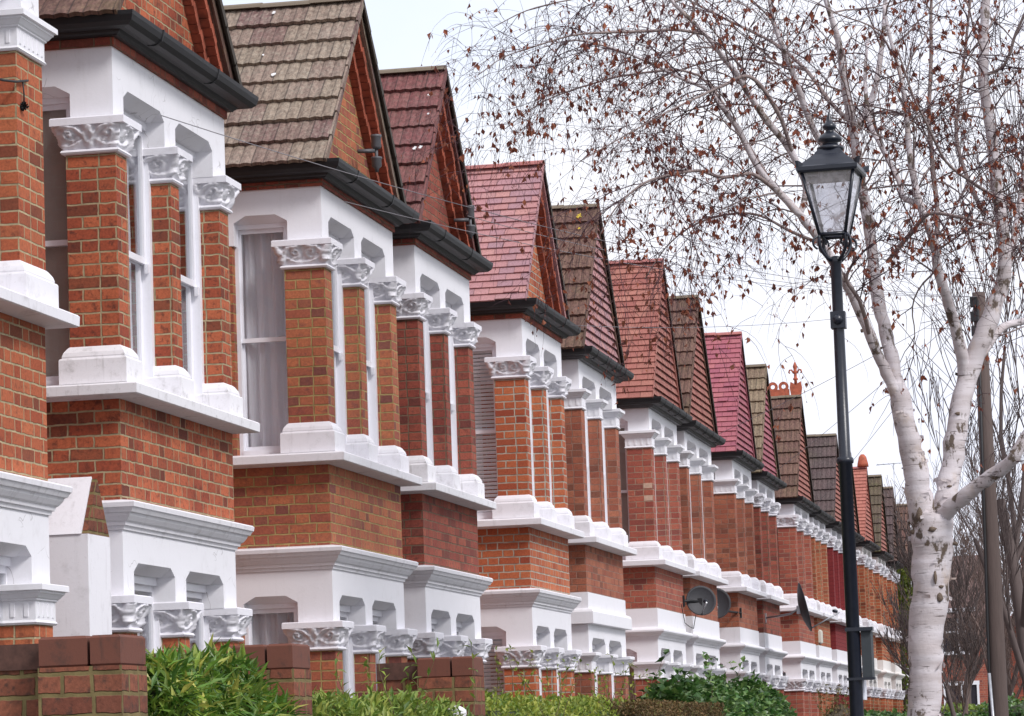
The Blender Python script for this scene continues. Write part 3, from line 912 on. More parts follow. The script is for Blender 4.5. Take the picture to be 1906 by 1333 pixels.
            for r in range(rows):
                z0 = zl - .03 + r * .104; z1 = z0 + .112
                def half(z): return max(0.02, (hw + .02) * (za - .06 - z) / (za - .06 - zl + .02))
                h0, h1 = half(z0), half(z1)
                h1 = min(h0, h1)
                lo_, hi_ = yc_ - h0, yc_ + h0
                x = lo_ - rnd.uniform(0, .16)
                while x < hi_:
                    a, b = max(x, lo_), min(x + .162, hi_)
                    if b - a > .01:
                        j = rnd.uniform(0, .005)
                        a1 = max(a, yc_ - h1); b1 = min(b, yc_ + h1)
                        if b1 - a1 > .004:
                            p = [(.064 + j, a, z0), (.064 + j, b, z0), (.034, b1, z1), (.034, a1, z1)]
                            ii = [mb.vert(q) for q in p] + [mb.vert((.04, a, z0 + .004)), mb.vert((.04, b, z0 + .004))]
                            mb.face(ii[:4], [(a, r + .1), (b, r + .1), (b1, r + .9), (a1, r + .9)])
                            mb.face([ii[4], ii[5], ii[1], ii[0]], [(a, r + .1), (b, r + .1), (b, r + .12), (a, r + .12)])
                    x += .165
            mb.build('gable', gm, root)
    else:
        mb = MB()
        mb.prism([(.08, ya_, zl), (.08, yb_, zl), (-3.3, yb_, zl + .9), (-3.3, ya_, zl + .9)], (0, 0, .03))
        mb.build('roof', tflat, root)
    return root


LIFT = {0: .285}              # the first bay's upper storey sits higher than its neighbours


def R(tm, flat, kind, rm): return (tm, flat, kind, rm)


FL_BROWN = plain_mat('far_brown_roof', srgb(112, 84, 78), .8, .3, 6)
FL_PINK = plain_mat('far_pink_roof', srgb(180, 112, 108), .8, .3, 6)
H = [
    # i, y0, y1, eaves, apex, brick, cap, lowcap, roof, gable, label, style, side, inner
    (0, -.45, 2.19, 4.585, 6.40, 'a', 'p', 'p', R(T_BROWN, FL_BROWN, 'i', RIDGE_M), 'brick', 'orange brick bay house cut off by the frame edge, plain moulded capitals on its piers', 'm', 'net', 'part'),
    (1, 3.66, 6.37, 4.585, 6.42, 'b', 'o', 'o', R(T_BROWN, FL_BROWN, 'i', RIDGE_M), 'brick', 'smoke-stained brick bay house with peeling white sills and carved capitals, nearest complete bay', 'm', 'roller', 'part'),
    (2, 9.29, 11.94, 4.555, 6.40, 'c', 'o', 'o', R(T_CONC, FL_BROWN, 'i', RIDGE_M), 'brick', 'brick bay house under a grey-brown concrete tile roof, pale curtain in its side window', 'm', 'net', 'part'),
    (3, 12.85, 15.40, 4.57, 6.47, 'd', 'o', 'o', R(T_MAROON, FL_BROWN, 'i', RIDGE_M), 'brick', 'darker red brick house with maroon ribbed tiles and a mossy ridge', 'm', 'net', 'net'),
    (4, 18.24, 20.71, 4.53, 6.43, 'e', 'o', 'o', R(T_PINK, FL_PINK, 'p', RIDGE_P), 'brick', 'orange brick house with bright pointing, smooth pink plain tiles and a slatted blind', 'm', 'blind', 'net'),
    (5, 21.89, 24.76, 4.48, 6.54, 'f', 'p', 'p', R(T_BROWN, FL_BROWN, 'i', RIDGE_M), T_PINK, 'house with brown ribbed roof, yellow lichen patch near the ridge and pink tile-hung gable', 'b', 'net', 'net'),
    (6, 27.6, 30.35, 4.43, 6.63, 'g', 'p', 'p', R(T_PINK2, FL_PINK, 'p', RIDGE_P), T_PINK2, 'house with dusty red plain tiles just before the two overlapping satellite dishes', 's', 'roller', 'part'),
    (7, 31.15, 34.2, 4.42, 6.58, 'f', 'p', 'p', R(T_BROWN, FL_BROWN, 'i', RIDGE_M), T_PINK2, 'house behind the paired satellite dishes, narrow brown roof and red tile-hung gable', 's', None, 'net'),
    (8, 36.9, 39.56, 4.44, 6.66, 'f', 'p', 'p', R(T_CRIM, FL_PINK, 'p', RIDGE_P), T_CRIM, 'house with the crimson plain tile roof and crimson tile-hung gable', 's', None, 'net'),
    (9, 40.45, 43.2, 4.36, 6.49, 'd', 'o', 'o', R(T_MOSS, FL_BROWN, 'i', RIDGE_M), T_CRIM, 'house with mossy tan ribbed roof beside the crimson roof, large edge-on dish on its wall', 's', None, 'net'),
    (10, 46.5, 49.5, 4.33, 6.53, 'g', 'o', 'o', R(T_BROWN, FL_BROWN, 'i', RIDGE_M), T_PINK2, 'house carrying a terracotta crest and fleur finial on its brown ridge', 's', None, 'net'),
    (11, 50.2, 52.9, 4.3, 6.2, 'i', 'o', 'o', R(T_BROWN, FL_BROWN, 'i', RIDGE_M), T_PINK2, 'house with bright orange brick piers beside the maroon painted one, no gable of its own', 's', None, 'net'),
    (12, 54.15, 56.8, 4.3, 6.41, 'h', 'o', 'o', R(T_SLATE, FL_BROWN, 'i', RIDGE_M), T_PINK2, 'house with brickwork painted maroon under a dull purple-brown roof', 's', None, 'net'),
    (13, 57.7, 60.3, 4.3, 6.30, 'h', 'o', 'o', R(T_BROWN, FL_BROWN, 'i', RIDGE_M), T_PINK2, 'house mostly hidden behind the lamp post, next after the maroon painted one', 's', None, 'net'),
    (14, 62.2, 64.9, 4.32, 6.30, 'a', 'o', 'o', R(T_ORNG, FL_PINK, 'p', RIDGE_P), T_ORNG, 'house with orange-red plain tiles and a clay finial stub, just right of the lamp post', 's', 'net', 'net'),
    (15, 66.8, 69.4, 4.3, 6.42, 'a', 'o', 'o', R(T_DKMOSS, FL_BROWN, 'i', RIDGE_M), T_PINK2, 'house with mossy dark green-brown roof between orange and charcoal roofs', 's', 'net', 'net'),
    (16, 70.9, 73.1, 4.25, 6.39, 'a', 'o', 'o', R(T_SLATE, FL_BROWN, 'i', RIDGE_M), T_BROWN, 'house with charcoal roof and mossy ridge, close left of the birch trunk', 's', 'net', 'net'),
    (17, 76.2, 78.8, 4.25, 6.28, 'a', 'o', 'o', R(T_BROWN, FL_BROWN, 'i', RIDGE_M), T_BROWN, 'farthest house of the terrace, brown gable just touching the birch trunk', 's', 'net', 'net'),
]
mids = [(H[k][2] + H[k + 1][1]) / 2 for k in range(len(H) - 1)]
bounds = [-4.0] + mids + [80.5]
ROOTS = []
for k, h in enumerate(H):
    ROOTS.append(house(*h[:11], style=h[11], side=h[12], inner=h[13], party=(bounds[k] + .002, bounds[k + 1] - .002), gable=(h[0] != 11), white=WHITE2 if h[0] in (14, 15, 16) else WHITEC if h[0] in (0, 1) else WHITE))

for hi, dz in LIFT.items():
    for ch in ROOTS[hi].children:
        if min(v.co.z for v in ch.data.vertices) + ch.location.z > 2.2 + 1.6: ch.location.z += dz

# terracotta crest and finials
def crest(root, y, z, with_crest=True, h=.36):
    mb = MB()
    if with_crest:
        mb.box(-.56, -.13, y - .022, y + .022, z - .03, z + .10)
        for xc in (-.45, -.24):
            mb.lathe((xc, y, z + .155), [(.042, -.02), (.098, -.02), (.098, .02), (.042, .02), (.042, -.02)], 16, (0, 1, 0), False, False)
        mb.prism([(-.1, y - .03, z - .02), (.1, y - .03, z - .02), (.12, y - .03, z + .12), (.1, y - .03, z + .24), (.03, y - .03, z + .2), (-.03, y - .03, z + .2), (-.1, y - .03, z + .24), (-.12, y - .03, z + .12)], (0, .06, 0))
        mb.lathe((0, y, z + .18), [(.035, 0), (.028, .08), (.05, .10), (.05, .12), (.03, .14), (.028, .22), (.05, .25), (.03, .28), (.035, .32), (.045, .35), (.03, .40), (.0, .46)], 12)
        for s in (-1, 1):
            mb.tube([(s * .03, y, z + .4), (s * .07, y, z + .47), (s * .11, y, z + .47), (s * .125, y, z + .42), (s * .10, y, z + .41)], .018, 6)
    else:
        mb.lathe((0, y, z - .03), [(.14, 0), (.13, .08), (.11, .16), (.09, .24), (.04, .3)], 12)
    mb.build('ridge_finial', TERRA, root)


crest(ROOTS[10], 48.0, 6.56)
crest(ROOTS[14], 63.55, 6.32, False)

# pale party wall between the first two bays, with a saddleback top
pw = thing('party_wall', (-.5, 3.17, 0), 'white painted dividing wall with saddleback brick top between the two nearest bays', 'wall')
mb = MB(); mb.box(-BAYD, -.003, 2.945, 3.40, -1.6, 1.38); mb.build('painted_shaft', WHITEW, pw)
mb = MB(); mb.prism([(-.04, 2.945, 1.381), (-.04, 3.40, 1.381), (-.04, 3.172, 1.735)], (.034, 0, 0)); mb.build('gable_end', BRICKS['w'][0], pw)
mb = MB(); mb.prism([(-BAYD, 2.935, 1.381), (-BAYD, 3.41, 1.381), (-BAYD, 3.172, 1.75)], (BAYD - .042, 0, 0)); mb.build('coping', WHITEW, pw)

# gable fixtures (twin insulator brackets) on houses 2 and 3
for r, px, py in ((ROOTS[2], 690, 283), (ROOTS[3], 866, 411)):
    p = on_x(px, py, .06)
    mb = MB()
    mb.tube([(-.04, p.y - .07, p.z), (.10, p.y - .02, p.z + .005)], .018, 6)
    mb.lathe((.11, p.y, p.z + .02), [(.03, 0), (.043, .02), (.043, .10), (.048, .105), (.048, .125), (.01, .13)], 12)
    mb.lathe((.11, p.y - .005, p.z - .15), [(.015, -.03), (.02, 0), (.043, .02), (.043, .08), (.048, .085), (.048, .10), (.02, .105)], 12)
    mb.tube([(.11, p.y, p.z - .15), (.11, p.y, p.z + .05)], .016, 6)
    mb.build('insulator_bracket', plain_mat('grey_insulator', (.10, .10, .11, 1), .5, .3), r)

# bird droppings and lichen spots on the roof slopes, pale replacement bricks
def roof_spot(hi, px, py, r, mat, name):
    h = H[hi]; ya, yc, zl, zr = h[1] - .20, (h[1] + h[2]) / 2, h[3] + (.165 if h[3] > 4.5 else .10) + .012, h[4] - .03
    o, d, n, L = slope_frame(ya, zl, yc, zr)
    dr = FW + R2 * ((px - 953) / F_PX) + U2 * ((666.5 - py) / F_PX)
    q = o + n * .046
    p = CAMP + dr * ((q - CAMP).dot(n) / dr.dot(n))
    mb = MB(); xa = Vector((1, 0, 0)); pts = []
    rs = random.Random(int(px))
    for k in range(11):
        a = 2 * math.pi * k / 11; rr_ = .7 * r * rs.uniform(.5, 1.3)
        pts.append(p + xa * math.cos(a) * rr_ + d * math.sin(a) * rr_ * 1.3)
    mb.prism(pts, n * .006); mb.build(name, mat, ROOTS[hi])


DROP = plain_mat('white_dropping', (.7, .7, .7, 1), .8, .2); LICH = plain_mat('yellow_lichen', (.52, .38, .04, 1), .9, .4, 30)
for hi, px, py, r in ((3, 772, 276, .025), (3, 783, 274, .025), (3, 798, 177, .016), (3, 797, 212, .014), (2, 509, 139, .028), (2, 510, 24, .022), (2, 490, 103, .012)): roof_spot(hi, px, py, r, DROP, 'bird_dropping')
roof_spot(5, 1078, 402, .05, LICH, 'lichen_patch'); roof_spot(5, 1077, 425, .028, LICH, 'lichen_patch')
pale = plain_mat('pale_replacement_brick', (.52, .36, .27, 1), .9, .3, 20)
for (px, py) in ((1206, 904), (1207, 927)):
    y = 27.6 - .0155; p = on_y(px, py, y); mb = MB(); mb.box(p.x - .06, p.x + .055, y - .003, y + .01, p.z - .035, p.z + .035); mb.build('replacement_brick', pale, ROOTS[6])
# ---------------------------------------------------------------- satellite dishes
def dish(label, c, normal, dia, arms, lnb_len=.35, mat=DISHM, y_wall=None):
    t = thing('satellite_dish', (c[0], c[1], c[2] + EYE), label, 'satellite dish', 'satellite dishes on the terrace walls')
    nrm = Vector(normal).normalized(); c = Vector(c)
    mb = MB(); r = dia / 2; dep = dia * .11
    prof = [(0.001, -dep - .006)] + [(r * q / 8, -dep + dep * (q / 8) ** 2 - .006) for q in range(1, 9)] + [(r * 1.015, 0), (r * 1.015, .008)] + [(r * q / 8, -dep + dep * (q / 8) ** 2) for q in range(7, 0, -1)] + [(.001, -dep)]
    mb.lathe(c, prof, 32, nrm); mb.build('reflector', mat, t)
    side = nrm.cross(UP).normalized(); up = side.cross(nrm).normalized()
    mb = MB(); foot = c - up * r * .9; tip = c - up * r * .55 + nrm * lnb_len
    mb.tube([foot, tip], .012, 6); mb.build('feed_arm', GALV, t)
    mb = MB(); mb.lathe(tip - nrm * .03 + up * .02, [(.02, 0), (.03, .02), (.03, .06), (.018, .09)], 12, (c - tip)); mb.build('receiver', IRON, t)
    mb = MB()
    back = c - nrm * (dep + .02)
    mb.box(back.x - .03, back.x + .03, back.y - .03, back.y + .03, back.z - .09, back.z + .05)
    pts = [back] + [Vector(a) for a in arms]
    mb.tube(pts, .018, 8)
    w = pts[-1]; mb.box(w.x - .012, w.x + .012, w.y - .03, w.y + .03, w.z - .08, w.z + .08)
    mb.build('mounting_arm', CABLE if dia < .6 else GALV, t)
    return t


c1 = on_y(1305, 1118, 30.6); w1 = on_x(1269, 1118, .015)
dish('small grey mesh dish with black bracket, nearer of the overlapping pair', c1, (.35, -1, .22), .43, [(c1.x - .15, 30.55, c1.z), (.015, 30.25, w1.z)])
c2 = on_y(1331, 1123, 36.2)
dish('dark mesh dish half hidden behind the other dish, on the far bracket', c2, (.22, -1, .2), .50, [(c2.x + .12, 36.4, c2.z - .12), (.02, 37.05, c2.z - .14)])
c3 = on_y(1498, 1130, 40.2); w3 = on_x(1425, 1150, .01)
dish('large dark dish seen edge-on, held off the wall by a long steel arm', c3, (1, .18, .22), .84, [(c3.x - .25, 40.3, c3.z - .1), (c3.x - .45, 40.5, c3.z - .12), (.01, 40.75, w3.z)], .55)
# hanging lead from the first dish
mb = MB()
p0 = on_x(1268, 1125, .03); p1 = on_x(1275, 1160, .03); p2 = on_x(1291, 1170, .03); p3 = on_x(1296, 1140, .06)
mb.tube([p0, p1, (p1 + p2) / 2 - Vector((0, 0, .01)), p2, p3], .006, 5)
tag(mb.build('loose_cable', CABLE, None, (p0.x, p0.y, p0.z + EYE)), 'thin loop of cable hanging under the small grey dish', 'cable')
# alarm box
p = on_x(1527, 1185, .02)
ab = MB(); ab.loft((.0, .05, p.y - .22, p.y + .22), [(-.03, p.z - .14), (0, p.z - .12), (0, p.z + .1), (-.03, p.z + .14)])
tag(ab.build('alarm_box', plain_mat('ivory_plastic', (.62, .60, .52, 1), .5, .1), None, (.0, p.y, p.z + EYE)), 'small ivory alarm box on the orange brick wall past the large dish', 'alarm box')

# ---------------------------------------------------------------- lamp post
LX, LY = 4.665, 3.09
lamp = thing('street_lamp', (LX, LY, 0), 'black heritage street lamp with four-sided glass lantern and spiked finial', 'street lamp')
mb = MB()
mb.lathe((LX, LY, 0), [(.085, -1.6), (.085, -.75), (.06, -.68), (.042, -.6), (.039, 1.585), (.05, 1.59), (.053, 1.605), (.05, 1.62), (.036, 1.63), (.033, 2.38), (.033, 2.79), (.037, 2.80), (.037, 2.83), (.015, 2.84)], 24)
mb.build('post', IRON, lamp)
mb = MB(); mb.box(LX - .045, LX + .045, LY - .045, LY + .045, 2.40, 2.50); mb.lathe((LX, LY - .04, 2.45), [(.03, 0), (.03, .02), (.022, .035), (.005, .04)], 14, (0, -1, 0))
mb.build('sensor_collar', IRON, lamp)
ROT = Matrix.Rotation(math.radians(-4.0), 3, 'Z')
def LP(x, y, z):
    v = ROT @ Vector((x, y, 0)); return Vector((LX + v.x, LY + v.y, z))
hb, ht, zb_, zt_ = .078, .157, 2.965, 3.345
mb = MB()
cs = [(-1, -1), (1, -1), (1, 1), (-1, 1)]
for (sx, sy) in cs:
    mb.tube([LP(sx * hb, sy * hb, zb_), LP(sx * ht, sy * ht, zt_)], .011, 5)
for q in range(4):
    a, b = cs[q], cs[(q + 1) % 4]
    mb.tube([LP(a[0] * hb, a[1] * hb, zb_), LP(b[0] * hb, b[1] * hb, zb_)], .013, 5)
    mb.tube([LP(a[0] * ht, a[1] * ht, zt_), LP(b[0] * ht, b[1] * ht, zt_)], .013, 5)
    # drop rail under the eave
mb.build('lantern_frame', IRON, lamp)
mb = MB()
for q in range(4):
    a, b = cs[q], cs[(q + 1) % 4]
    mb.poly([LP(a[0] * hb, a[1] * hb, zb_), LP(b[0] * hb, b[1] * hb, zb_), LP(b[0] * ht, b[1] * ht, zt_), LP(a[0] * ht, a[1] * ht, zt_)])
lg = new_mat('lantern_glass')
m_, t_, b_ = lg
m_.node_tree.nodes.remove(b_)
gl = t_.n('ShaderNodeBsdfGlossy'); gl.inputs['Roughness'].default_value = .04
tr = t_.n('ShaderNodeBsdfTransparent'); tr.inputs[0].default_value = (.82, .82, .86, 1)
df = t_.n('ShaderNodeBsdfDiffuse'); df.inputs[0].default_value = (.75, .73, .76, 1)
mx = t_.n('ShaderNodeMixShader'); t_.link(schlick(t_), mx.inputs[0]); t_.link(tr.outputs[0], mx.inputs[1]); t_.link(gl.outputs[0], mx.inputs[2])
mx2 = t_.n('ShaderNodeMixShader'); t_.link(t_.math('MULTIPLY', t_.mapr(t_.noise(t_.n('ShaderNodeTexCoord').outputs['Object'], 14, 4), .3, .75, .25, 1.0), .42), mx2.inputs[0]); t_.link(mx.outputs[0], mx2.inputs[1]); t_.link(df.outputs[0], mx2.inputs[2])
t_.link(mx2.outputs[0], m_.node_tree.nodes['Material Output'].inputs[0])
mb.build('pane', m_, lamp)
# inner reflector plate and burner
mb = MB()
mb.prism([LP(-ht * .93, -ht * .93, zt_ - .035), LP(ht * .93, -ht * .93, zt_ - .035), LP(ht * .93, ht * .93, zt_ - .035), LP(-ht * .93, ht * .93, zt_ - .035)], (0, 0, .025))
mb.build('reflector_plate', plain_mat('dull_white_enamel', (.5, .47, .45, 1), .5, .3), lamp)
mb = MB()
rings = []
for (h, z) in ((.178, zt_ - .012), (.184, zt_), (.184, zt_ + .022), (.172, zt_ + .03), (.13, zt_ + .07), (.09, zt_ + .105), (.066, zt_ + .14)):
    rings.append([mb.vert(LP(sx * h, sy * h, z)) for sx, sy in cs])
for a, b in zip(rings, rings[1:]):
    for q in range(4): mb.face([a[q], a[(q + 1) % 4], b[(q + 1) % 4], b[q]])
mb.face(rings[0][::-1]); mb.face(rings[-1])
for (sx, sy) in cs:                                             # corner acroteria
    mb.prism([LP(sx * .148, sy * .148, zt_ + .03), LP(sx * .184, sy * .184, zt_ + .02), LP(sx * .188, sy * .188, zt_ + .06), LP(sx * .174, sy * .174, zt_ + .055)], ROT @ Vector((.016, .0, 0)))
mb.build('lantern_roof', IRON, lamp)
mb = MB(); zf = zt_ + .135
mb.lathe((LX, LY, zf), [(.075, 0), (.082, .01), (.082, .022), (.05, .035), (.045, .05), (.072, .058), (.072, .075), (.058, .095), (.03, .112), (.022, .125), (.038, .135), (.042, .15), (.034, .165), (.02, .175), (.016, .20), (.008, .225), (.001, .24)], 24)
mb.build('finial', IRON, lamp)
mb = MB()
for (sx, sy) in cs:
    pts = []
    for q in range(9):
        u = q / 8
        rr = .028 + (hb - .028) * (u ** .8) * 1.0 + .02 * math.sin(u * math.pi)
        pts.append(LP(sx * rr, sy * rr, 2.81 + (zb_ - 2.81) * u - .0))
    mb.tube(pts, .011, 6)
    pts = []
    for q in range(14):
        th = -1.2 + q / 13 * 4.6
        rr = .088 + .038 * math.cos(th); pts.append(LP(sx * rr * .9, sy * rr * .9, 2.915 + .04 * math.sin(th)))
    mb.tube(pts, .007, 5)
mb.build('frog_bracket', IRON, lamp)
# sign box on the post
sb = thing('sign_plate', (LX + .07, LY, EYE + .3), 'grey sign plate seen edge-on, strapped to the lamp post', 'sign')
mb = MB(); mb.box(LX + .046, LX + .104, LY - .02, LY + .16, .317, .589); mb.build('plate', plain_mat('grey_sign_back', (.035, .043, .05, 1), .75, .2), sb)
mb = MB(); mb.box(LX - .045, LX + .12, LY - .045, LY + .045, .59, .612); mb.build('strap', IRON, sb)
mb = MB(); mb.box(LX - .045, LX + .12, LY - .045, LY + .045, .30, .316); mb.build('strap', IRON, sb)
mb = MB(); mb.box(LX + .038, LX + .048, LY + .02, LY + .20, .185, .30)
tag(mb.build('notice_plate', plain_mat('white_enamel', (.7, .72, .8, 1), .4, .1), None, (LX + .04, LY + .1, EYE + .2)), 'small white notice plate under the grey sign on the lamp post', 'sign')

# ---------------------------------------------------------------- ground
def sheet(name, x0, x1, y0, y1, z, mat):
    mb = MB(); mb.poly([(x0, y0, z), (x1, y0, z), (x1, y1, z), (x0, y1, z)]); return struct(mb.build(name, mat, None, (0, 0, z + EYE)))


GRND = plain_mat('earth_and_grass', (.06, .07, .035, 1), .95, .5, 3)
ASPH = plain_mat('asphalt', (.05, .05, .052, 1), .9, .4, 30)
PAVE = brick_mat('concrete_paving', (.30, .29, .28, 1), (.26, .25, .25, 1), (.2, .19, .19, 1), (.12, .12, .11, 1), joint=.006)
sheet('ground', -600, 600, -300, 1500, -1.62, GRND)
sheet('road', 5.3, 12.5, -80, 92, -1.61, ASPH)
sheet('cross_road', -80, 90, 92, 99, -1.605, ASPH)
mb = MB(); mb.box(2.75, 5.15, -80, 90, -1.6, -1.5); struct(mb.build('pavement', PAVE, None, (0, 0, .1)))
mb = MB(); mb.box(5.15, 5.3, -80, 90, -1.6, -1.495); struct(mb.build('kerb', plain_mat('granite_kerb', (.3, .3, .3, 1), .8, .3, 20), None, (0, 0, .1)))
mb = MB(); mb.box(12.5, 15, -80, 90, -1.6, -1.5); struct(mb.build('pavement', PAVE, None, (0, 0, .1)))

# ---------------------------------------------------------------- garden walls (brick piers ending dividing walls)
COPE = paint_mat('sooty_capping_brick', srgb(118, 68, 52), .92, 1.0, (.035, .028, .024, 1), True, 1.6)


def garden_wall(px_r, x_front, top_y, back, label, wid=.335, moss=0):
    d = F_PX * (CX - x_front) / (2135 - px_r)
    y = CY + d - .35 * math.sin(0)
    zt = on_x(px_r, top_y, x_front).z
    t = thing('garden_wall', (x_front - .2, y, 0), label, 'wall', 'brick dividing walls of the front gardens')
    y1 = on_x(px_r, top_y, x_front).y; y0 = y1 - .335
    mb = MB(); mb.box(x_front - wid, x_front, y0, y1, -1.6, zt - .118, True); mb.build('pier', BRICKS['w'][1], t)
    for (xa, xb) in ((x_front - wid, x_front - wid * .40), (x_front - wid * .385, x_front)):     # big weathered capping bricks
        mb = MB(); mb.loft((xa + .004, xb - .004, y0 + .003, y1), [(-.006, zt - .117), (0, zt - .110), (0, zt - .010), (-.009, zt)]); mb.build('coping', COPE, t)
    mb = MB(); mb.box(back, x_front - wid - .002, y0 + .11, y1 - .0, -1.6, zt - .12); mb.build('wall_run', BRICKS['w'][0], t)
    mb = MB(); mb.box(back, x_front - wid - .002, y0 + .10, y1 + .01, zt - .12, zt - .02); mb.build('wall_cap', plain_mat('sooty_cap_brick', srgb(92, 60, 50), .9, .7, 18), t)
    return t


garden_wall(272, 2.5, 1184, .6, 'sooty brick garden wall pier at the left bottom corner, with dark header coping')
garden_wall(578, 2.5, 1200, .9, 'dark brick garden wall pier behind the long-leaved shrub')
garden_wall(900, 2.5, 1223, 1.9, 'mossy yellow-green stained brick garden pier before the trailing light-leaved hedge')

# white gate post caps
for px, py, d, r, lab in ((509, 1325, 15.0, .028, 'tiny white rounded gate post cap in front of the dark brick pier'), (849, 1314, 18.9, .048, 'white turned gate post cap in front of the mossy brick pier')):
    p = on_y(px, py, CY + d)
    t = thing('gate_post', (p.x, p.y, 0), lab, 'gate post')
    mb = MB(); mb.lathe((p.x, p.y, p.z), [(r * .75, -.18), (r * .7, -.10), (r * 1.1, -.07), (r * 1.25, -.045), (r * 1.2, -.025), (r * .8, -.01), (r * .3, .002)], 16); mb.build('cap', WHITEW, t)
    mb = MB(); mb.box(p.x - r, p.x + r, p.y - r, p.y + r, -1.6, p.z - .175); mb.build('post', WHITEW, t)

# ---------------------------------------------------------------- hedges and shrubs
def leaf(mb, p, d, up, L, W, fold=.25, n=2):
    d = d.normalized(); s = d.cross(up)
    s = s.normalized() if s.length > 1e-4 else d.orthogonal().normalized()
    nn = s.cross(d)
    a = mb.vert(p); b = mb.vert(p + d * L * .45 + s * W * .5 + nn * W * fold); c = mb.vert(p + d * L - nn * L * .12); e = mb.vert(p + d * L * .45 - s * W * .5 + nn * W * fold); m = mb.vert(p + d * L * .5)
    mb.face([a, b, m]); mb.face([b, c, m]); mb.face([a, m, e]); mb.face([m, c, e])


def rv(r): return Vector((r.gauss(0, 1), r.gauss(0, 1), r.gauss(0, 1))).normalized()


def hedge(name, label, cat, x0, x1, y0, y1, ztop, mats, L, W, count, seed, lump=.12, droop=0.0, twigs=0, upright=.5, flat=False, zlow=-.5):
    r = random.Random(seed)
    t = thing(name, ((x0 + x1) / 2, (y0 + y1) / 2, 0), label, cat)
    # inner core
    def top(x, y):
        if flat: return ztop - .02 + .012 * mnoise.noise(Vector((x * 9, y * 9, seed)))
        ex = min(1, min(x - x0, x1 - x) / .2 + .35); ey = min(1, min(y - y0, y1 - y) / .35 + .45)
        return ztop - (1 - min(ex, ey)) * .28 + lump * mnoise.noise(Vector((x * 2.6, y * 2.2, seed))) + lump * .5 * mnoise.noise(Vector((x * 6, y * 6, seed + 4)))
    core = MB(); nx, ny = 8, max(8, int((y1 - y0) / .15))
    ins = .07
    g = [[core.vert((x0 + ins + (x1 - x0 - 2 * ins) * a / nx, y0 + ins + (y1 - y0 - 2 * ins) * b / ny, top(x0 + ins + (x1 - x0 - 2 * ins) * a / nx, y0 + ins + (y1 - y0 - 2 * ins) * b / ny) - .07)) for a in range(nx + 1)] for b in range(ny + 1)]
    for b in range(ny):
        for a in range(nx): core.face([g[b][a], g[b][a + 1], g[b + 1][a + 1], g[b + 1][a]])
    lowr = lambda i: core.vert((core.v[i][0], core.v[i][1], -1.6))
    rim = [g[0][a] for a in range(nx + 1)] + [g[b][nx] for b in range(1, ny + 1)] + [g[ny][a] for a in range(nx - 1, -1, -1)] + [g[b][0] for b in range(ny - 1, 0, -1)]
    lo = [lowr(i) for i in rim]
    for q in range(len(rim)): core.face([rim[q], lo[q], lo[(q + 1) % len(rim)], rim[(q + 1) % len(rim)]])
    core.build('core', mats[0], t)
    mb = MB()
    for q in range(count):
        f = r.random()
        if f < .55:
            x, y = r.uniform(x0, x1), r.uniform(y0, y1); z = top(x, y) + r.uniform(-.10, .03); out = Vector((0, 0, 1))
        elif f < .8:
            x, y = x0 + r.uniform(-.02, (x1 - x0)), y0 + r.uniform(-.03, .08); z = r.uniform(zlow, top(x, y)); out = Vector((0, -1, .3))
        else:
            x, y = x1 + r.uniform(-.08, .03), r.uniform(y0, y1); z = r.uniform(zlow, top(x, y)); out = Vector((1, 0, .3))
        d = (out * upright + rv(r) * .8 + Vector((0, 0, -droop)))
        s = r.uniform(.6, 1.25)
        leaf(mb, Vector((x, y, z)), d, rv(r) * .5 + UP, L * s, W * s)
    mb.build('leaves', mats[1], t)
    if twigs:
        tw = MB(); lf = MB()
        for q in range(twigs):
            p = Vector((r.uniform(x0, x1), r.uniform(y0, y1), ztop - .15)); d = (UP + rv(r) * .45).normalized(); pts = [p]
            for k in range(7):
                d = (d + rv(r) * .22 + Vector((0, 0, .02))).normalized(); p = p + d * r.uniform(.05, .09); pts.append(p)
                if k > 1: 
                    for w in range(2): leaf(lf, p, rv(r) + UP * .3, UP + rv(r) * .4, L * .9, W * .9)
            tw.tube(pts, [.004 - .0004 * k for k in range(len(pts))], 4)
        tw.build('stems', mats[2], t); lf.build('shoots', mats[1], t)
    return t


def G(*c): return [srgb(*q, 1.05, 0) for q in c]
L_BAMBOO = leaf_mat('long_glossy_leaf', G((66, 104, 42), (104, 142, 52), (50, 84, 36), (136, 160, 64), (80, 118, 52), (182, 178, 88)), .4, .3)
L_LAUREL = leaf_mat('light_hedge_leaf', G((96, 126, 50), (134, 154, 64), (74, 104, 44), (160, 168, 84), (108, 138, 62)), .5, .3)
L_PRIV = leaf_mat('yellow_green_privet_leaf', G((104, 132, 48), (146, 160, 60), (80, 110, 44), (174, 178, 84), (120, 140, 58)), .5, .35)
L_BROWN = leaf_mat('browned_clipped_leaf', G((96, 76, 50), (122, 96, 60), (74, 62, 42), (104, 100, 52)), .8, .15)
L_IVY = leaf_mat('dark_ivy_leaf', G((46, 84, 38), (76, 116, 54), (36, 64, 34), (112, 142, 74), (62, 100, 48), (124, 148, 98)), .35, .2)
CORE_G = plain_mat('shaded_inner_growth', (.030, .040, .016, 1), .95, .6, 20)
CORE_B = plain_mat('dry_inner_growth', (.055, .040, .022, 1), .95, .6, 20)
STEM = bark_mat('green_brown_stem', srgb(92, 84, 52), srgb(120, 110, 66))
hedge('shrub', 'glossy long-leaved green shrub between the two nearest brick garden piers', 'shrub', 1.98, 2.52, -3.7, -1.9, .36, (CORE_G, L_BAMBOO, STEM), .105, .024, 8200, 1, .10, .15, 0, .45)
hedge('hedge', 'bright green leafy hedge between the dark and the mossy brick piers', 'hedge', 2.0, 2.62, -1.0, 2.35, .215, (CORE_G, L_LAUREL, STEM), .07, .022, 9500, 2, .06, 0, 7, .6)
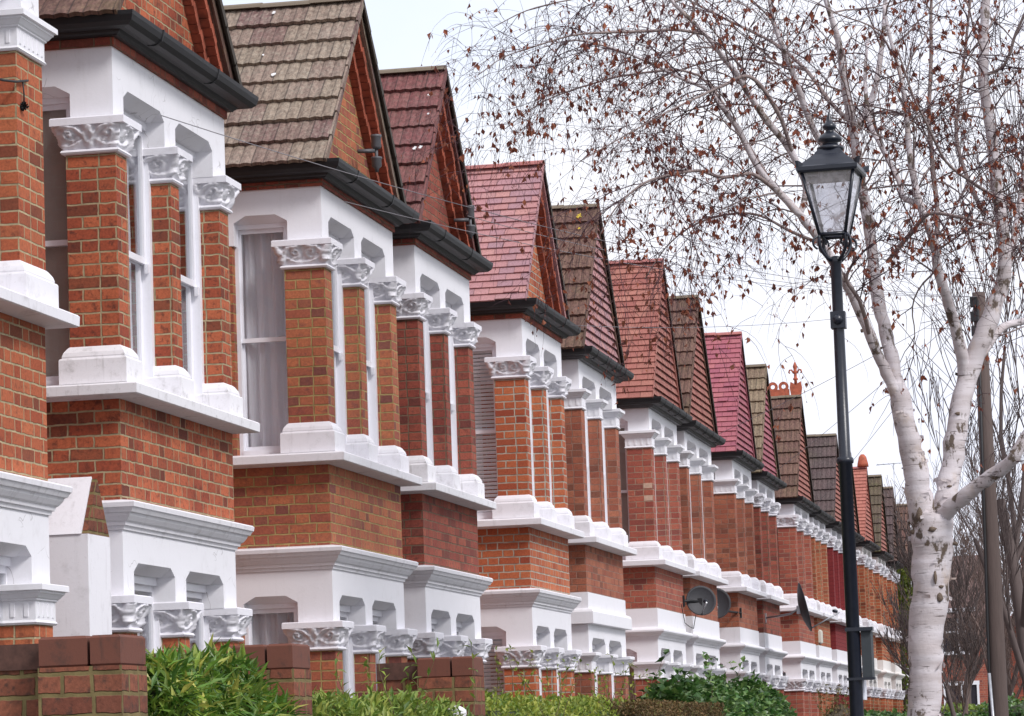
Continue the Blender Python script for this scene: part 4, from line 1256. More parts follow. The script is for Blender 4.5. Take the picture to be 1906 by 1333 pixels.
hedge('hedge', 'loose yellow-green twiggy hedge beyond the mossy brick pier', 'hedge', 2.0, 2.6, 2.95, 9.1, .25, (CORE_G, L_PRIV, STEM), .045, .023, 13000, 3, .07, 0, 34, .8)
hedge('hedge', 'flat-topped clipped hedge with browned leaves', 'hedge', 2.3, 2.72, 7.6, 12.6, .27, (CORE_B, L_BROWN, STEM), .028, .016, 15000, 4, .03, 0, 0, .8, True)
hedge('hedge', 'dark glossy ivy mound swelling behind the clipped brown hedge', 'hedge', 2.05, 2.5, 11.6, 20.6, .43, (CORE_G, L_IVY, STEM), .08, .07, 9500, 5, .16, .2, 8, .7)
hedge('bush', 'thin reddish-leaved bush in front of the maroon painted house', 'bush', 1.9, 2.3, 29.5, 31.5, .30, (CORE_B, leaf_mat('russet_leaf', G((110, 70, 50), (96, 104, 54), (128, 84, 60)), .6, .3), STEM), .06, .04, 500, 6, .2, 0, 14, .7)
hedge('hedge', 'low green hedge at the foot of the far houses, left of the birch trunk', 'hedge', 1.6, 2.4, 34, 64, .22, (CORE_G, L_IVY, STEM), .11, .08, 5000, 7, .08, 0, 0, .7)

# ---------------------------------------------------------------- trees
BIRCH = birch_mat()
TWIG = bark_mat('dark_birch_twig', srgb(70, 44, 54), srgb(96, 66, 72))
BRAN = bark_mat('pale_birch_branch', srgb(190, 172, 168), srgb(112, 92, 88), (26, 26, 26))
DLEAF = leaf_mat('dead_birch_leaf', G((122, 70, 56), (150, 84, 62), (106, 62, 58), (164, 98, 70), (94, 58, 56)), .8, .35)
TY = 10.09
SPX = F_PX / (TY - CY)


def limb(pts):
    return pts


# traced limbs: (px, py, depth offset in metres, width in px)
LIMBS = {
    'trunk': [(1718, 1400, 0, 64), (1719, 1333, 0, 60), (1721, 1250, 0, 60), (1724, 1187, 0, 64), (1731, 1090, 0, 70), (1737, 1010, 0, 80), (1738, 960, 0, 78)],
    'A': [(1732, 1010, 0, 50), (1716, 945, -.05, 52), (1703, 880, -.1, 46), (1692, 820, -.15, 43), (1680, 765, -.2, 40), (1668, 715, -.2, 36)],
    'A1': [(1676, 745, -.2, 24), (1660, 715, -.25, 22), (1640, 672, -.3, 20), (1619, 625, -.4, 19), (1587, 550, -.5, 18), (1560, 505, -.6, 17), (1530, 455, -.7, 16), (1489, 400, -.9, 15), (1444, 352, -1.0, 13), (1408, 308, -1.1, 12), (1374, 240, -1.2, 11), (1340, 195, -1.3, 9), (1318, 168, -1.3, 7), (1270, 147, -1.4, 6), (1210, 117, -1.5, 5), (1150, 93, -1.6, 4.5), (1078, 75, -1.7, 4), (1045, 84, -1.7, 3.5), (1027, 111, -1.7, 3), (1018, 140, -1.8, 2)],
    'A2': [(1672, 735, -.2, 28), (1662, 680, -.1, 26), (1652, 632, 0, 25), (1637, 569, .1, 24), (1627, 500, .2, 22), (1618, 430, .25, 21), (1609, 375, .3, 20), (1601, 330, .3, 19), (1594, 285, .3, 19), (1586, 235, .3, 18), (1571, 150, .2, 14), (1560, 75, .1, 12), (1540, 10, 0, 10), (1520, -60, 0, 7)],
    'A3': [(1588, 245, .3, 14), (1609, 215, .4, 14), (1628, 170, .5, 12), (1643, 75, .6, 9), (1648, 0, .7, 8), (1655, -70, .7, 5)],
    'A4': [(1586, 300, .3, 13), (1560, 290, .1, 12), (1526, 262, -.1, 12), (1500, 205, -.2, 12), (1482, 155, -.3, 11), (1460, 95, -.4, 10), (1440, 40, -.5, 8), (1425, -40, -.6, 6)],
    'A5': [(1489, 400, -.9, 11), (1500, 350, -.9, 12), (1474, 285, -1.0, 13), (1440, 240, -1.1, 13), (1406, 195, -1.2, 12), (1375, 144, -1.3, 11), (1345, 105, -1.4, 10), (1309, 60, -1.5, 9), (1270, 22, -1.6, 8), (1230, -20, -1.7, 6)],
    'A6': [(1309, 63, -1.5, 6), (1255, 55, -1.7, 6), (1210, 58, -1.8, 5.5), (1120, 61, -2.0, 5), (1060, 67, -2.1, 3.5), (985, 90, -2.2, 2.6), (935, 108, -2.2, 2), (890, 140, -2.3, 1.5)],
    'A7': [(1440, 352, -1.0, 8), (1400, 324, -1.3, 7), (1345, 330, -1.5, 6.5), (1300, 318, -1.6, 6), (1255, 324, -1.8, 5.5), (1210, 336, -1.9, 5), (1180, 354, -2.0, 4), (1144, 390, -2.1, 3), (1115, 440, -2.1, 2)],
    'A8': [(1474, 285, -1.0, 8), (1455, 225, -1.2, 8), (1417, 161, -1.4, 8), (1387, 142, -1.5, 7), (1345, 160, -1.6, 6), (1290, 185, -1.8, 4), (1230, 215, -2.0, 3), (1150, 260, -2.1, 2.5), (1080, 300, -2.2, 2)],
    'A9': [(1444, 352, -1.0, 6), (1380, 250, -.6, 6), (1300, 140, -.5, 5), (1180, 138, -.5, 4), (1090, 160, -.4, 3.2), (1010, 190, -.4, 2.4), (940, 240, -.4, 1.6)],
    'B': [(1745, 1000, 0, 46), (1760, 930, .05, 42), (1771, 870, .1, 40), (1784, 781, .15, 38), (1800, 700, .2, 38), (1830, 625, .25, 36), (1856, 556, .3, 30), (1870, 500, .3, 26), (1866, 431, .3, 23), (1857, 356, .3, 22), (1849, 281, .3, 21), (1838, 206, .3, 20), (1830, 150, .3, 19), (1832, 75, .3, 18), (1834, 0, .3, 17), (1838, -70, .3, 14)],
    'B1': [(1797, 705, .2, 24), (1788, 650, .1, 22), (1775, 594, 0, 20), (1756, 537, -.2, 19), (1744, 495, -.3, 17), (1738, 450, -.4, 16), (1712, 380, -.5, 14), (1695, 300, -.5, 12), (1688, 225, -.5, 10), (1678, 150, -.6, 8), (1658, 75, -.6, 7), (1645, 10, -.6, 6)],
    'B2': [(1815, 670, .2, 17), (1835, 650, .4, 16), (1862, 612, .6, 15), (1895, 600, .8, 14), (1940, 590, 1, 12)],
    'B3': [(1860, 550, .3, 14), (1880, 480, .5, 14), (1896, 400, .7, 12), (1910, 320, .9, 11), (1918, 220, 1, 9)],
    'B4': [(1740, 455, -.4, 10), (1745, 400, -.2, 9), (1735, 300, 0, 9), (1729, 210, .1, 8), (1733, 112, .2, 7), (1733, 20, .2, 6), (1738, -60, .2, 4)],
    'B5': [(1712, 380, -.5, 11), (1682, 367, -.4, 11), (1673, 337, -.3, 10), (1643, 278, -.1, 10), (1618, 225, .1, 9), (1610, 150, .3, 7), (1615, 70, .5, 5)],
    'B6': [(1832, 400, .3, 9), (1800, 330, .6, 8), (1780, 250, .8, 7), (1790, 150, .9, 6), (1800, 60, 1, 5), (1810, -40, 1, 4)],
    'B7': [(1834, 140, .3, 7), (1870, 120, .2, 6), (1892, 60, .1, 6), (1915, 10, 0, 5)],
    'B8': [(1858, 370, .3, 8), (1810, 340, -.1, 6), (1760, 300, -.5, 5), (1725, 230, -.8, 5), (1700, 180, -1, 4), (1670, 90, -1.2, 3)],
    'C': [(1738, 985, 0, 34), (1760, 955, -.1, 30), (1790, 928, -.2, 28), (1825, 900, -.3, 26), (1860, 876, -.4, 25), (1887, 852, -.5, 24), (1910, 812, -.5, 22), (1950, 770, -.6, 18)],
    'D': [(1652, 486, .1, 8), (1680, 452, -.2, 9), (1700, 430, -.4, 9), (1730, 398, -.6, 7), (1790, 405, -.8, 6), (1850, 420, -1, 5)],
    'E': [(1619, 625, -.4, 8), (1600, 560, -.8, 8), (1575, 520, -1.0, 7), (1590, 480, -1.1, 5), (1570, 440, -1.3, 4)],
    'F': [(1585, 230, .3, 9), (1545, 190, .8, 8), (1500, 130, 1.2, 7), (1440, 80, 1.5, 6), (1380, 50, 1.8, 5), (1300, 10, 2.0, 4), (1230, -30, 2.1, 3)],
    'Fb': [(1500, 130, 1.2, 6), (1450, 120, 1.6, 5), (1390, 110, 1.9, 4.5), (1320, 115, 2.1, 3.5), (1240, 140, 2.2, 3), (1170, 180, 2.3, 2)],
    'Gb': [(1530, 455, -.7, 7), (1470, 430, -.3, 6), (1410, 400, 0, 5), (1350, 400, .3, 4), (1290, 420, .5, 3.4), (1240, 460, .6, 2.6), (1200, 520, .6, 2)],
    'Hb': [(1230, -20, -1.7, 5), (1150, -10, -1.8, 4), (1060, 0, -1.9, 3), (980, 20, -2, 2.4), (920, 50, -2, 1.6)],
}
birch = thing('birch_tree', tuple(Vector((on_y(1718, 1400, TY).x, TY, 0))), 'white-barked birch with forked trunk and drooping twigs holding dead leaves', 'tree')
trunk_mb, bran_mb, twig_mb, leaf_mb = MB(), MB(), MB(), MB()
rb = random.Random(42)
L3 = {}
for nm, pts in LIMBS.items():
    out = []
    for (px, py, off, w) in pts:
        p = on_y(px, py, TY + off)
        out.append((p, w / 2 / SPX * (TY + off - CY) / (TY - CY)))
    if nm == 'trunk':
        p0 = out[0][0].copy(); out.insert(0, (Vector((p0.x - .02, p0.y, -1.65)), .19)); out.insert(1, (Vector((p0.x - .01, p0.y, -1.2)), .155))
    # smooth (Catmull-Rom) so limbs bend rather than kink
    sm = []
    P = [o[0] for o in out]; Rr = [o[1] for o in out]
    for k in range(len(P) - 1):
        a, b, c, d = P[max(k - 1, 0)], P[k], P[k + 1], P[min(k + 2, len(P) - 1)]
        m = 4
        for q in range(m):
            u = q / m
            v = .5 * ((2 * b) + (c - a) * u + (2 * a - 5 * b + 4 * c - d) * u * u + (3 * b - a - 3 * c + d) * u ** 3)
            jit = rv(rb) * Rr[k] * .12
            sm.append((v + jit, (Rr[k] * (1 - u) + Rr[k + 1] * u) * rb.uniform(.94, 1.08)))
    sm.append((P[-1], Rr[-1]))
    L3[nm] = sm
    big = max(Rr) > .022
    (trunk_mb if big else bran_mb).tube([s[0] for s in sm], [s[1] for s in sm], 12 if nm in ('trunk', 'A', 'B', 'C') else 8)
# knots and scars
knot_mb = MB()
for (px, py, w, h) in ((1749, 1112, 17, 20), (1741, 1075, 8, 30), (1681, 727, 9, 9), (1655, 724, 8, 8), (1712, 958, 14, 34), (1778, 1012, 16, 9), (1604, 616, 9, 9), (1783, 770, 15, 8), (1752, 1092, 16, 7), (1640, 648, 8, 6), (1767, 905, 12, 6), (1700, 990, 16, 12), (1735, 985, 20, 12)):
    p = on_y(px, py, TY); hw_, hh = w / 2.6 / SPX, h / 2.4 / SPX
    ax, ar = min((q for l in L3.values() for q in l), key=lambda q: (q[0] - p).length - q[1] * .5)
    dxx = min(abs(p.x - ax.x), ar * .9); p = on_y(px, py, ax.y - math.sqrt(ar * ar - dxx * dxx) * .97)
    rg = []
    for q in range(6):
        ph = q / 5 * math.pi; rg.append([knot_mb.vert(p + Vector((math.cos(2 * math.pi * j / 10) * math.sin(ph) * hw_ * rb.uniform(.55, 1.35), math.sin(2 * math.pi * j / 10) * math.sin(ph) * .014, math.cos(ph) * hh * rb.uniform(.85, 1.1)))) for j in range(10)])
    for r0_, r1_ in zip(rg, rg[1:]):
        for j in range(10): knot_mb.face([r0_[j], r0_[(j + 1) % 10], r1_[(j + 1) % 10], r1_[j]], None, True)
KNOT = bark_mat('dark_knot_bark', srgb(84, 70, 62), srgb(150, 130, 110), (70, 70, 70))


def twig(p, d, L, r0, droop, seg=.09, kids=0, leaves=.5, level=0, wander=.22):
    n = max(3, int(L / seg)); pts = [p]; step = L / n
    for k in range(n):
        d = (d + rv(rb) * wander + Vector((0, 0, -droop * (.35 + k / n)))).normalized()
        p = p + d * step; pts.append(p)
    mbx = bran_mb if r0 > .0075 else twig_mb
    mbx.tube(pts, [r0 * (1 - .7 * k / n) for k in range(n + 1)], 5 if r0 > .0075 else 3, False)
    for q in range(kids):
        k = rb.randint(max(1, n // 5), n)
        base = pts[k]; dd = (pts[k] - pts[k - 1]).normalized()
        sd = (dd * rb.uniform(.3, 1) + rv(rb) * .9).normalized()
        if level == 0: twig(base, sd, L * rb.uniform(.35, .75), r0 * .55, droop * 1.35 + .06, seg, max(3, kids - 2), leaves, 1)
        elif level == 1: twig(base, sd, L * rb.uniform(.4, .85), max(.0021, r0 * .6), droop * 1.2 + .09, seg * .8, 0, leaves, 2, .18)
    if level >= 1:
        for k in range(1, n + 1):
            if rb.random() < leaves * .27:
                m = 1 if rb.random() < .72 else rb.randint(2, 5)
                for _ in range(m):
                    dl = Vector((rb.gauss(0, .45), rb.gauss(0, .45), -1)).normalized()
                    s = rb.uniform(.5, 1.6)
                    leaf(leaf_mb, pts[k] + rv(rb) * .012, dl, rv(rb), .042 * s, .03 * s * rb.uniform(.45, 1), rb.uniform(.1, .6))
            elif rb.random() < .10:                      # small catkin-like bud
                leaf(leaf_mb, pts[k], Vector((rb.gauss(0, .3), rb.gauss(0, .3), -1)), rv(rb), .022, .008, .3)


def spawn(nm, t0, t1, count, Lr, r0, droop, kids, leaves, up=.15, side=None):
    count = max(3, round(count * .66)); kids = max(3, kids - 1)
    sm = L3[nm]
    for q in range(count):
        u = t0 + (t1 - t0) * (q + rb.random()) / count
        k = min(len(sm) - 2, int(u * (len(sm) - 1)))
        p = sm[k][0].lerp(sm[k + 1][0], u * (len(sm) - 1) - k)
        tang = (sm[k + 1][0] - sm[k][0]).normalized()
        d = (tang * rb.uniform(.2, .9) + rv(rb) + Vector((0, 0, up)))
        if side: d += Vector(side)
        twig(p, d.normalized(), rb.uniform(*Lr), min(r0, sm[k][1] * .6), droop, .09, kids, leaves)


SP = [
    ('A1', .30, .6, 10, (.5, 1.0), .008, .09, 5, .7), ('A1', .55, 1, 26, (.5, 1.15), .007, .10, 6, .55),
    ('A2', .45, 1, 18, (.5, 1.1), .009, .06, 6, .6), ('A3', .1, 1, 14, (.5, 1.0), .008, .05, 6, .6), ('A4', .1, 1, 18, (.5, 1.1), .008, .07, 6, .6),
    ('A5', .1, 1, 26, (.5, 1.1), .008, .09, 6, .55), ('A6', .1, 1, 26, (.4, 1.0), .006, .12, 6, .35), ('A7', .05, 1, 26, (.45, 1.1), .006, .12, 6, .6),
    ('A8', .2, 1, 26, (.45, 1.1), .006, .12, 6, .45), ('A9', .3, 1, 24, (.4, 1.0), .006, .12, 6, .4),
    ('B', .5, 1, 26, (.5, 1.1), .009, .05, 6, .6), ('B1', .3, 1, 24, (.5, 1.1), .009, .07, 6, .75), ('B2', .1, 1, 8, (.5, 1), .008, .07, 5, .5),
    ('B3', .1, 1, 16, (.5, 1.1), .008, .06, 6, .6), ('B4', .1, 1, 20, (.5, 1.1), .008, .06, 6, .65), ('B5', .1, 1, 16, (.5, 1.1), .008, .07, 6, .65),
    ('B6', .1, 1, 18, (.5, 1.1), .008, .06, 6, .6), ('B7', .1, 1, 10, (.5, 1), .007, .06, 5, .5), ('B8', .1, 1, 18, (.5, 1), .006, .08, 6, .6),
    ('C', .6, 1, 5, (.4, .8), .007, .1, 4, .5), ('D', .1, 1, 18, (.4, 1), .007, .1, 6, .9), ('E', .1, 1, 14, (.4, .9), .007, .12, 6, .9),
    ('F', .1, 1, 26, (.5, 1.1), .007, .09, 6, .5), ('Fb', .1, 1, 22, (.45, 1.1), .006, .11, 6, .5), ('Gb', .1, 1, 26, (.45, 1.1), .006, .14, 6, .7), ('Hb', .1, 1, 16, (.4, 1), .006, .12, 5, .3),
]
for s in SP: spawn(*s)
# long weeping shoots hanging in front of the roofs
for nm, t0, t1, c in (('A7', .35, .9, 10), ('Gb', .3, .9, 10), ('A8', .4, .8, 8), ('A6', .3, .9, 8), ('A1', .7, .95, 6), ('E', .3, 1, 6)):
    spawn(nm, t0, t1, c, (.6, 1.25), .004, .2, 5, .8, 0)
for nm, c in (('trunk', 60), ('A', 34), ('B', 44), ('C', 12), ('A2', 20)):
    for _ in range(c):
        k = rb.randrange(2, len(L3[nm]) - 1); p, r_c = L3[nm][k]; ax = (L3[nm][k + 1][0] - p).normalized()
        o_ = rv(rb); o_ = (o_ - ax * o_.dot(ax)).normalized(); tg = ax.cross(o_); wv = rb.uniform(.25, .7) * r_c; hv = rb.uniform(.008, .03)
        b0 = p + o_ * r_c * .97; sg = rb.choice((-1, 1))
        q = [b0 + ax * hv, b0 - ax * hv * .6, b0 + tg * sg * wv + o_ * wv * .12 - ax * hv * .8, b0 + tg * sg * wv + o_ * wv * .2 + ax * hv * .5]
        trunk_mb.poly(q)
trunk_mb.build('trunk', BIRCH, birch)
knot_mb.build('knots', KNOT, birch)
bran_mb.build('branches', BRAN, birch)
twig_mb.build('twigs', TWIG, birch)
leaf_mb.build('leaves', DLEAF, birch)

# utility pole
PX0, PY0 = on_y(1861, 1333, 22.1), 22.1
pole_top = on_y(1822, 545, 22.3)
pole = thing('utility_pole', (PX0.x, 22.1, 0), 'brown wooden utility pole with black cable and steel conduit behind the birch', 'utility pole')
POLEM = bark_mat('weathered_pole_wood', srgb(112, 94, 88), srgb(76, 64, 60), (40, 40, 3))
foot = Vector((PX0.x + .02, 22.1, -1.65))
mb = MB(); mb.tube([foot, PX0, PX0.lerp(pole_top, .5), pole_top], [.108, .104, .09, .074], 14); mb.build('shaft', POLEM, pole)
mb = MB()
mb.tube([foot + Vector((-.11, -.07, 0)), PX0 + Vector((-.105, -.07, 0)), PX0.lerp(pole_top, .5) + Vector((-.06, -.09, 0)), pole_top + Vector((-.02, -.09, -.1))], .018, 6); mb.build('cable', CABLE, pole)
mb = MB(); mb.tube([foot + Vector((-.03, -.15, 0)), PX0.lerp(pole_top, .10) + Vector((-.09, -.12, 0))], .018, 8); mb.build('conduit', GALV, pole)
mb = MB()
for a in range(3):
    c = pole_top + Vector((-.05, -.06, -.12 - a * .17)); mb.box(c.x - .055, c.x + .03, c.y - .06, c.y + .05, c.z - .05, c.z + .06)
mb.build('terminal_box', CABLE, pole)

# overhead wires
def wire(label, a, b, sag, r=.0036, mat=WIREM):
    pts = []
    for k in range(25):
        u = k / 24; p = Vector(a).lerp(Vector(b), u); p.z -= sag * 4 * u * (1 - u); pts.append(p)
    mb = MB(); mb.tube(pts, r, 4)
    return tag(mb.build('overhead_wire', mat, None, (pts[0].x, pts[0].y, pts[0].z + EYE)), label, 'wire', 'telephone wires fanning out from the pole')


for lab, px, py, x, sag in (('thin wire crossing the grey-brown roof from the nearest complete house to the pole', 300, 215, .1, .25),
                            ('thin wire starting at the gutter of the grey-brown roofed house', 640, 375, .23, .2),
                            ('thin wire starting at the twin insulators on the maroon roofed gable', 870, 402, .16, .18),
                            ('thin wire running to the pole from the eaves of the pink roofed house', 1060, 605, .22, .15),
                            ('dark wire rising to the pole from the gutter before the crimson roof', 1338, 808, .24, .05),
                            ('thin wire running to the pole from the mossy tan roofed house', 1440, 880, .22, .06),
                            ('thin wire running to the pole from the fleur finial house', 1515, 945, .22, .05)):
    wire(lab, on_x(px, py, x), pole_top - Vector((0, 0, .05)), sag)
# black cable with a knot on the cut-off bay
mb = MB()
p = [on_x(-30, 140, .05), on_x(5, 149, .04), on_x(30, 152, .035), on_x(52, 150, .03)]
mb.tube(p, .008, 5); q0 = on_x(42, 150, .03); q1 = on_x(45, 198, .035)
mb.tube([q0, q0.lerp(q1, .5) + Vector((0, .01, 0)), q1], .005, 5)
r_ = random.Random(3)
for k in range(40): 
    v = rv(r_) * .03; mb.tube([q1, q1 + v], .005, 3)
tag(mb.build('knotted_cable', CABLE, None, (q1.x, q1.y, q1.z + EYE)), 'black cable ending in a frayed knot on the cut-off brick pier', 'cable')
# roof aerial
p0 = on_y(1666, 905, 71.0); p1 = on_y(1663, 862, 71.0)
ae = thing('roof_aerial', (p0.x, p0.y, p0.z + EYE - .9), 'thin television aerial above the charcoal roof', 'aerial')
mb = MB(); mb.tube([p0 - Vector((0, 0, .9)), p1], .012, 5); mb.build('mast', GALV, ae)
mb = MB(); mb.tube([p1 + Vector((-.45, 0, -.03)), p1 + Vector((.35, 0, .0))], .01, 5)
for k in range(6): mb.tube([p1 + Vector((-.4 + k * .14, -.2, -.02)), p1 + Vector((-.4 + k * .14, .2, -.02))], .007, 4)
mb.build('boom', GALV, ae)
# aerial sticking out past the maroon gable
p0 = on_y(855, 240, 16.2); p1 = on_y(876, 240, 16.2)

# ---------------------------------------------------------------- background trees and houses
BARE = bark_mat('dark_bare_bark', srgb(118, 102, 98), srgb(84, 72, 70))


def bare_tree(name, label, base, h, r0, seed, spread=.5, lev=4, col=BARE, lean=(0, 0, 0), fork=.28):
    rr = random.Random(seed)
    t = thing(name, (base[0], base[1], 0), label, 'tree')
    tm, cm = MB(), MB()
    def grow(p, d, L, r, lv):
        n = 5; pts = [p]; rad = [r]
        for k in range(n):
            d = (d + Vector((rr.gauss(0, .1), rr.gauss(0, .1), .04 + (.05 if lv else 0)))).normalized()
            p = p + d * L / n; pts.append(p); rad.append(max(.006, r * (1 - .5 * (k + 1) / n)))
        (tm if lv == 0 else cm).tube(pts, rad, 8 if lv < 2 else 4 if lv < 3 else 3, False)
        if lv < lev:
            kids = (5, 5, 6, 6, 4)[lv]
            for q in range(kids):
                k = rr.randint(2, n) if lv else rr.randint(2, n)
                az = rr.uniform(0, 6.283); s = spread * rr.uniform(.7, 1.5)
                dd = ((pts[k] - pts[k - 1]).normalized() + Vector((math.cos(az) * s, math.sin(az) * s, rr.uniform(-.1, .3)))).normalized()
                grow(pts[k], dd, L * rr.uniform(.45, .8), rad[k] * .5, lv + 1)
    grow(Vector((base[0], base[1], -1.62)), (UP + Vector(lean)).normalized(), h * fork * 1.6, r0, 0)
    tm.build('trunk', col, t); cm.build('crown', col, t)
    return t


bx = lambda px, d: on_y(px, 1333, CY + d)
q = bx(1793, 60); bare_tree('bare_tree', 'slim bare sapling in front of the far brick house, right of the birch trunk', (q.x, q.y), 5.2, .07, 11, .34, 4)
q = bx(1965, 52); bare_tree('bare_tree', 'tall dark bare tree at the right edge with fanning branches', (q.x, q.y), 11.5, .15, 12, .42, 4, lean=(-.02, 0, 0))
q = bx(1885, 95); bare_tree('bare_tree', 'distant bare tree tangled behind the utility pole', (q.x, q.y), 12, .2, 13, .6, 4)
q = bx(1800, 110); bare_tree('bare_tree', 'distant bare tree seen between birch trunk and utility pole', (q.x, q.y), 10, .18, 15, .6, 4)

TANGLE = bark_mat('brown_winter_bark', srgb(136, 112, 102), srgb(102, 84, 78))
q = bx(1838, 78); bare_tree('bare_tree', 'brown bare tree with many low branches just left of the utility pole', (q.x, q.y), 7.5, .11, 21, .6, 4, TANGLE)
q = bx(1897, 70); bare_tree('bare_tree', 'brown bare tree with many low branches just right of the utility pole', (q.x, q.y), 8.5, .12, 22, .6, 4, TANGLE)
q = bx(1775, 88); bare_tree('bare_tree', 'short brown bare tree in front of the far dark roofed house', (q.x, q.y), 6.0, .10, 23, .65, 4, TANGLE)

# evergreen next to the last house
EV = leaf_mat('yellow_green_evergreen', G((92, 104, 40), (122, 128, 50), (66, 84, 34), (104, 116, 44)), .7, .3)
rr = random.Random(5)
q = Vector((-.05, 74.65, 0))
ev = thing('evergreen_tree', (q.x, 74.65, 0), 'yellow-green evergreen tree at the end of the terrace, left of the birch trunk', 'tree')
mb = MB(); mb.tube([(q.x, 74.65, -1.6), (q.x, 74.65, 1.5), (q.x, 74.65, 3.8)], [.10, .08, .03], 8); mb.build('trunk', BARE, ev)
mb = MB()
for k in range(7000):
    z = rr.uniform(-1.2, 4.4); w = .85 * (1 - max(0, (z + 1) / 5.8) ** 2.2) + .12
    w *= 1 + .35 * mnoise.noise(Vector((z * 1.4, rr.random() * 2, 3)))
    a = rr.uniform(0, 6.283); rad = w * math.sqrt(rr.uniform(.2, 1))
    p = Vector((q.x + rad * math.cos(a), 74.65 + rad * math.sin(a), z))
    leaf(mb, p, rv(rr) + UP * .6, rv(rr), rr.uniform(.08, .2), .07)
mb.build('crown', EV, ev)
hedge('hedge', 'dark green hedge at the bottom right corner beyond the pole', 'hedge', 3.3, 4.6, 44, 60, .35, (CORE_G, L_IVY, STEM), .10, .07, 3500, 9, .2, 0, 0, .7)
hedge('hedge', 'green hedge behind the birch trunk, below the far brick houses', 'hedge', -1.0, 3.0, 85, 87, .55, (CORE_G, L_LAUREL, STEM), .14, .09, 4200, 10, .3, 0, 0, .7)


def far_house(label, x0, x1, y0, depth, zeave, zridge, brick, roofm, seed, bay=True, gable_front=False):
    t = thing('far_house', ((x0 + x1) / 2, y0, 0), label, 'house', 'brick houses across the end of the street')
    bw = BRICKS[brick][0]
    mb = MB(); mb.box(x0, x1, y0, y0 + depth, -1.6, zeave); mb.build('wall', bw, t)
    mb = MB()
    if gable_front:
        xm = (x0 + x1) / 2
        mb.prism([(x0 - .25, y0 - .25, zeave - .1), (x1 + .25, y0 - .25, zeave - .1), (xm, y0 - .25, zridge)], (0, depth + .5, 0))
    else:
        mb.prism([(x0 - .1, y0 - .3, zeave), (x0 - .1, y0 + depth + .3, zeave), (x0 - .1, y0 + depth / 2, zridge)], (x1 - x0 + .2, 0, 0))
    rf = mb.build('roof', roofm, t)
    mb = MB(); xc = x0 + .5
    mb.box(xc, xc + .9, y0 + depth / 2 - .3, y0 + depth / 2 + .3, zridge - .6, zridge + .7); ch = mb.build('chimney', bw, rf)
    for k in range(3):
        mb = MB(); mb.lathe((xc + .18 + k * .27, y0 + depth / 2, zridge + .7), [(.11, 0), (.09, .3), (.1, .34), (.1, .4)], 10); mb.build('chimney_pot', TERRA, rf)
    for (wx, wz, ww, wh) in ((.25, .0, 1.1, 1.5), (.68, .0, 1.1, 1.5), (.25, 2.7, 1.1, 1.4), (.68, 2.7, 1.1, 1.4)):
        a = x0 + (x1 - x0) * wx - ww / 2 + .2; mb = MB()
        mb.box(a - .08, a, y0 - .06, y0 + .02, wz, wz + wh); mb.box(a + ww, a + ww + .08, y0 - .06, y0 + .02, wz, wz + wh)
        mb.box(a - .12, a + ww + .12, y0 - .1, y0 + .02, wz - .12, wz); mb.box(a - .1, a + ww + .1, y0 - .06, y0 + .02, wz + wh, wz + wh + .14)
        mb.box(a, a + ww, y0 - .04, y0 + .02, wz + wh * .5 - .03, wz + wh * .5 + .03); mb.box(a + ww / 2 - .03, a + ww / 2 + .03, y0 - .035, y0 + .02, wz, wz + wh)
        w = mb.build('window', TRIM, t)
        mb = MB(); mb.poly([(a, y0 - .01, wz), (a + ww, y0 - .01, wz), (a + ww, y0 - .01, wz + wh), (a, y0 - .01, wz + wh)]); mb.build('pane', plain_mat('far_dark_glass', (.03, .03, .04, 1), .1, .2), w)
    return t


far_house('far red brick house with dark roof glimpsed right of the birch trunk', -3.2, 1.1, 104, 8, 3.9, 6.3, 'g', FL_BROWN, 1)
far_house('far red brick gabled house behind the utility pole', 1.6, 6.2, 105, 8, 3.6, 6.0, 'd', FL_PINK, 2, True, True)
far_house('far red brick house beyond the right edge of the street', 6.8, 12.5, 105, 8, 3.9, 6.4, 'g', FL_BROWN, 3)

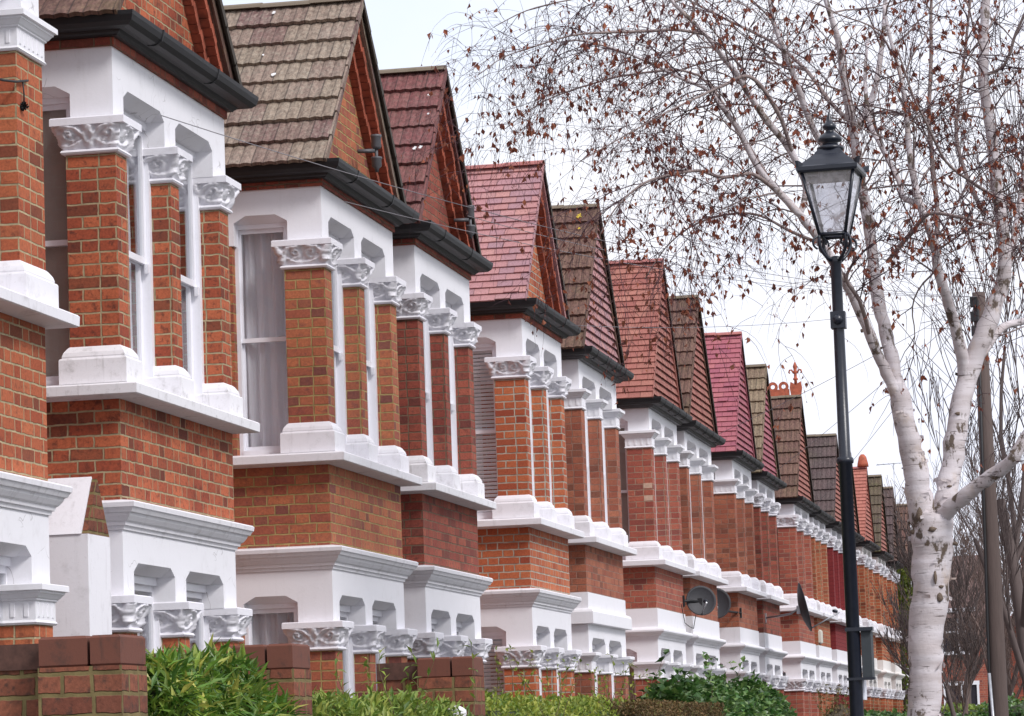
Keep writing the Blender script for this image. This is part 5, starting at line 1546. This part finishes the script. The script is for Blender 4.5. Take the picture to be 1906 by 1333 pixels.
# ---------------------------------------------------------------- light and sky
SUN_EL, SUN_AZ = math.radians(42), math.radians(125)      # azimuth clockwise from +y: from the street side, a little behind the camera
w = bpy.data.worlds.new('World'); sc.world = w; w.use_nodes = True
t = NT(w.node_tree); bg = w.node_tree.nodes['Background']; out = w.node_tree.nodes['World Output']
sky = t.n('ShaderNodeTexSky', sky_type='NISHITA'); sky.sun_disc = False; sky.sun_elevation = SUN_EL; sky.sun_rotation = SUN_AZ; sky.air_density = 1.2; sky.dust_density = 2.5
t.link(sky.outputs[0], bg.inputs[0]); bg.inputs[1].default_value = .12
bg2 = t.n('ShaderNodeBackground'); bg2.inputs[0].default_value = (.872, .892, 1.0, 1); bg2.inputs[1].default_value = .70
co = t.n('ShaderNodeTexCoord').outputs['Generated']
nz = t.noise(co, 3.2, 5, .55)
t.link(t.mix(t.mapr(t.noise(co, 9, 5, .6), .35, .65), (.845, .872, 1.0, 1), (.93, .935, 1.0, 1)), bg2.inputs[0])
mx = t.n('ShaderNodeMixShader'); D = (FW + R2 * ((620 - 953) / F_PX) + U2 * ((666.5 + 150) / F_PX)).normalized()
dt = t.n('ShaderNodeVectorMath', operation='DOT_PRODUCT'); t.link(co, dt.inputs[0]); dt.inputs[1].default_value = D
gap = t.mapr(t.math('ADD', dt.outputs['Value'], t.math('MULTIPLY', t.math('SUBTRACT', nz, .5), .012)), math.cos(math.radians(6.5)), 1.0, 0.0, .22)
t.link(t.math('SUBTRACT', t.mapr(nz, .30, .55, .88, .97), gap, clamp=True), mx.inputs[0]); t.link(bg.outputs[0], mx.inputs[1]); t.link(bg2.outputs[0], mx.inputs[2])
t.link(mx.outputs[0], out.inputs[0])
sd = bpy.data.lights.new('sun', 'SUN'); sd.energy = 1.5; sd.angle = math.radians(14); sd.color = (1.0, .965, .95)
so = bpy.data.objects.new('sun', sd); COL.objects.link(so)
dirv = Vector((math.sin(SUN_AZ) * math.cos(SUN_EL), math.cos(SUN_AZ) * math.cos(SUN_EL), math.sin(SUN_EL)))
so.rotation_euler = (-dirv).to_track_quat('-Z', 'Y').to_euler(); so.location = (10, -10, 30)

vs = sc.view_settings
vs.view_transform = 'Standard'; vs.look = 'None'; vs.exposure = 0.80; vs.gamma = 1.0; vs.use_curve_mapping = False
sc.cycles.max_bounces = 6; sc.cycles.transparent_max_bounces = 12
for o in sc.objects:
    if 'wpos' in o: del o['wpos']
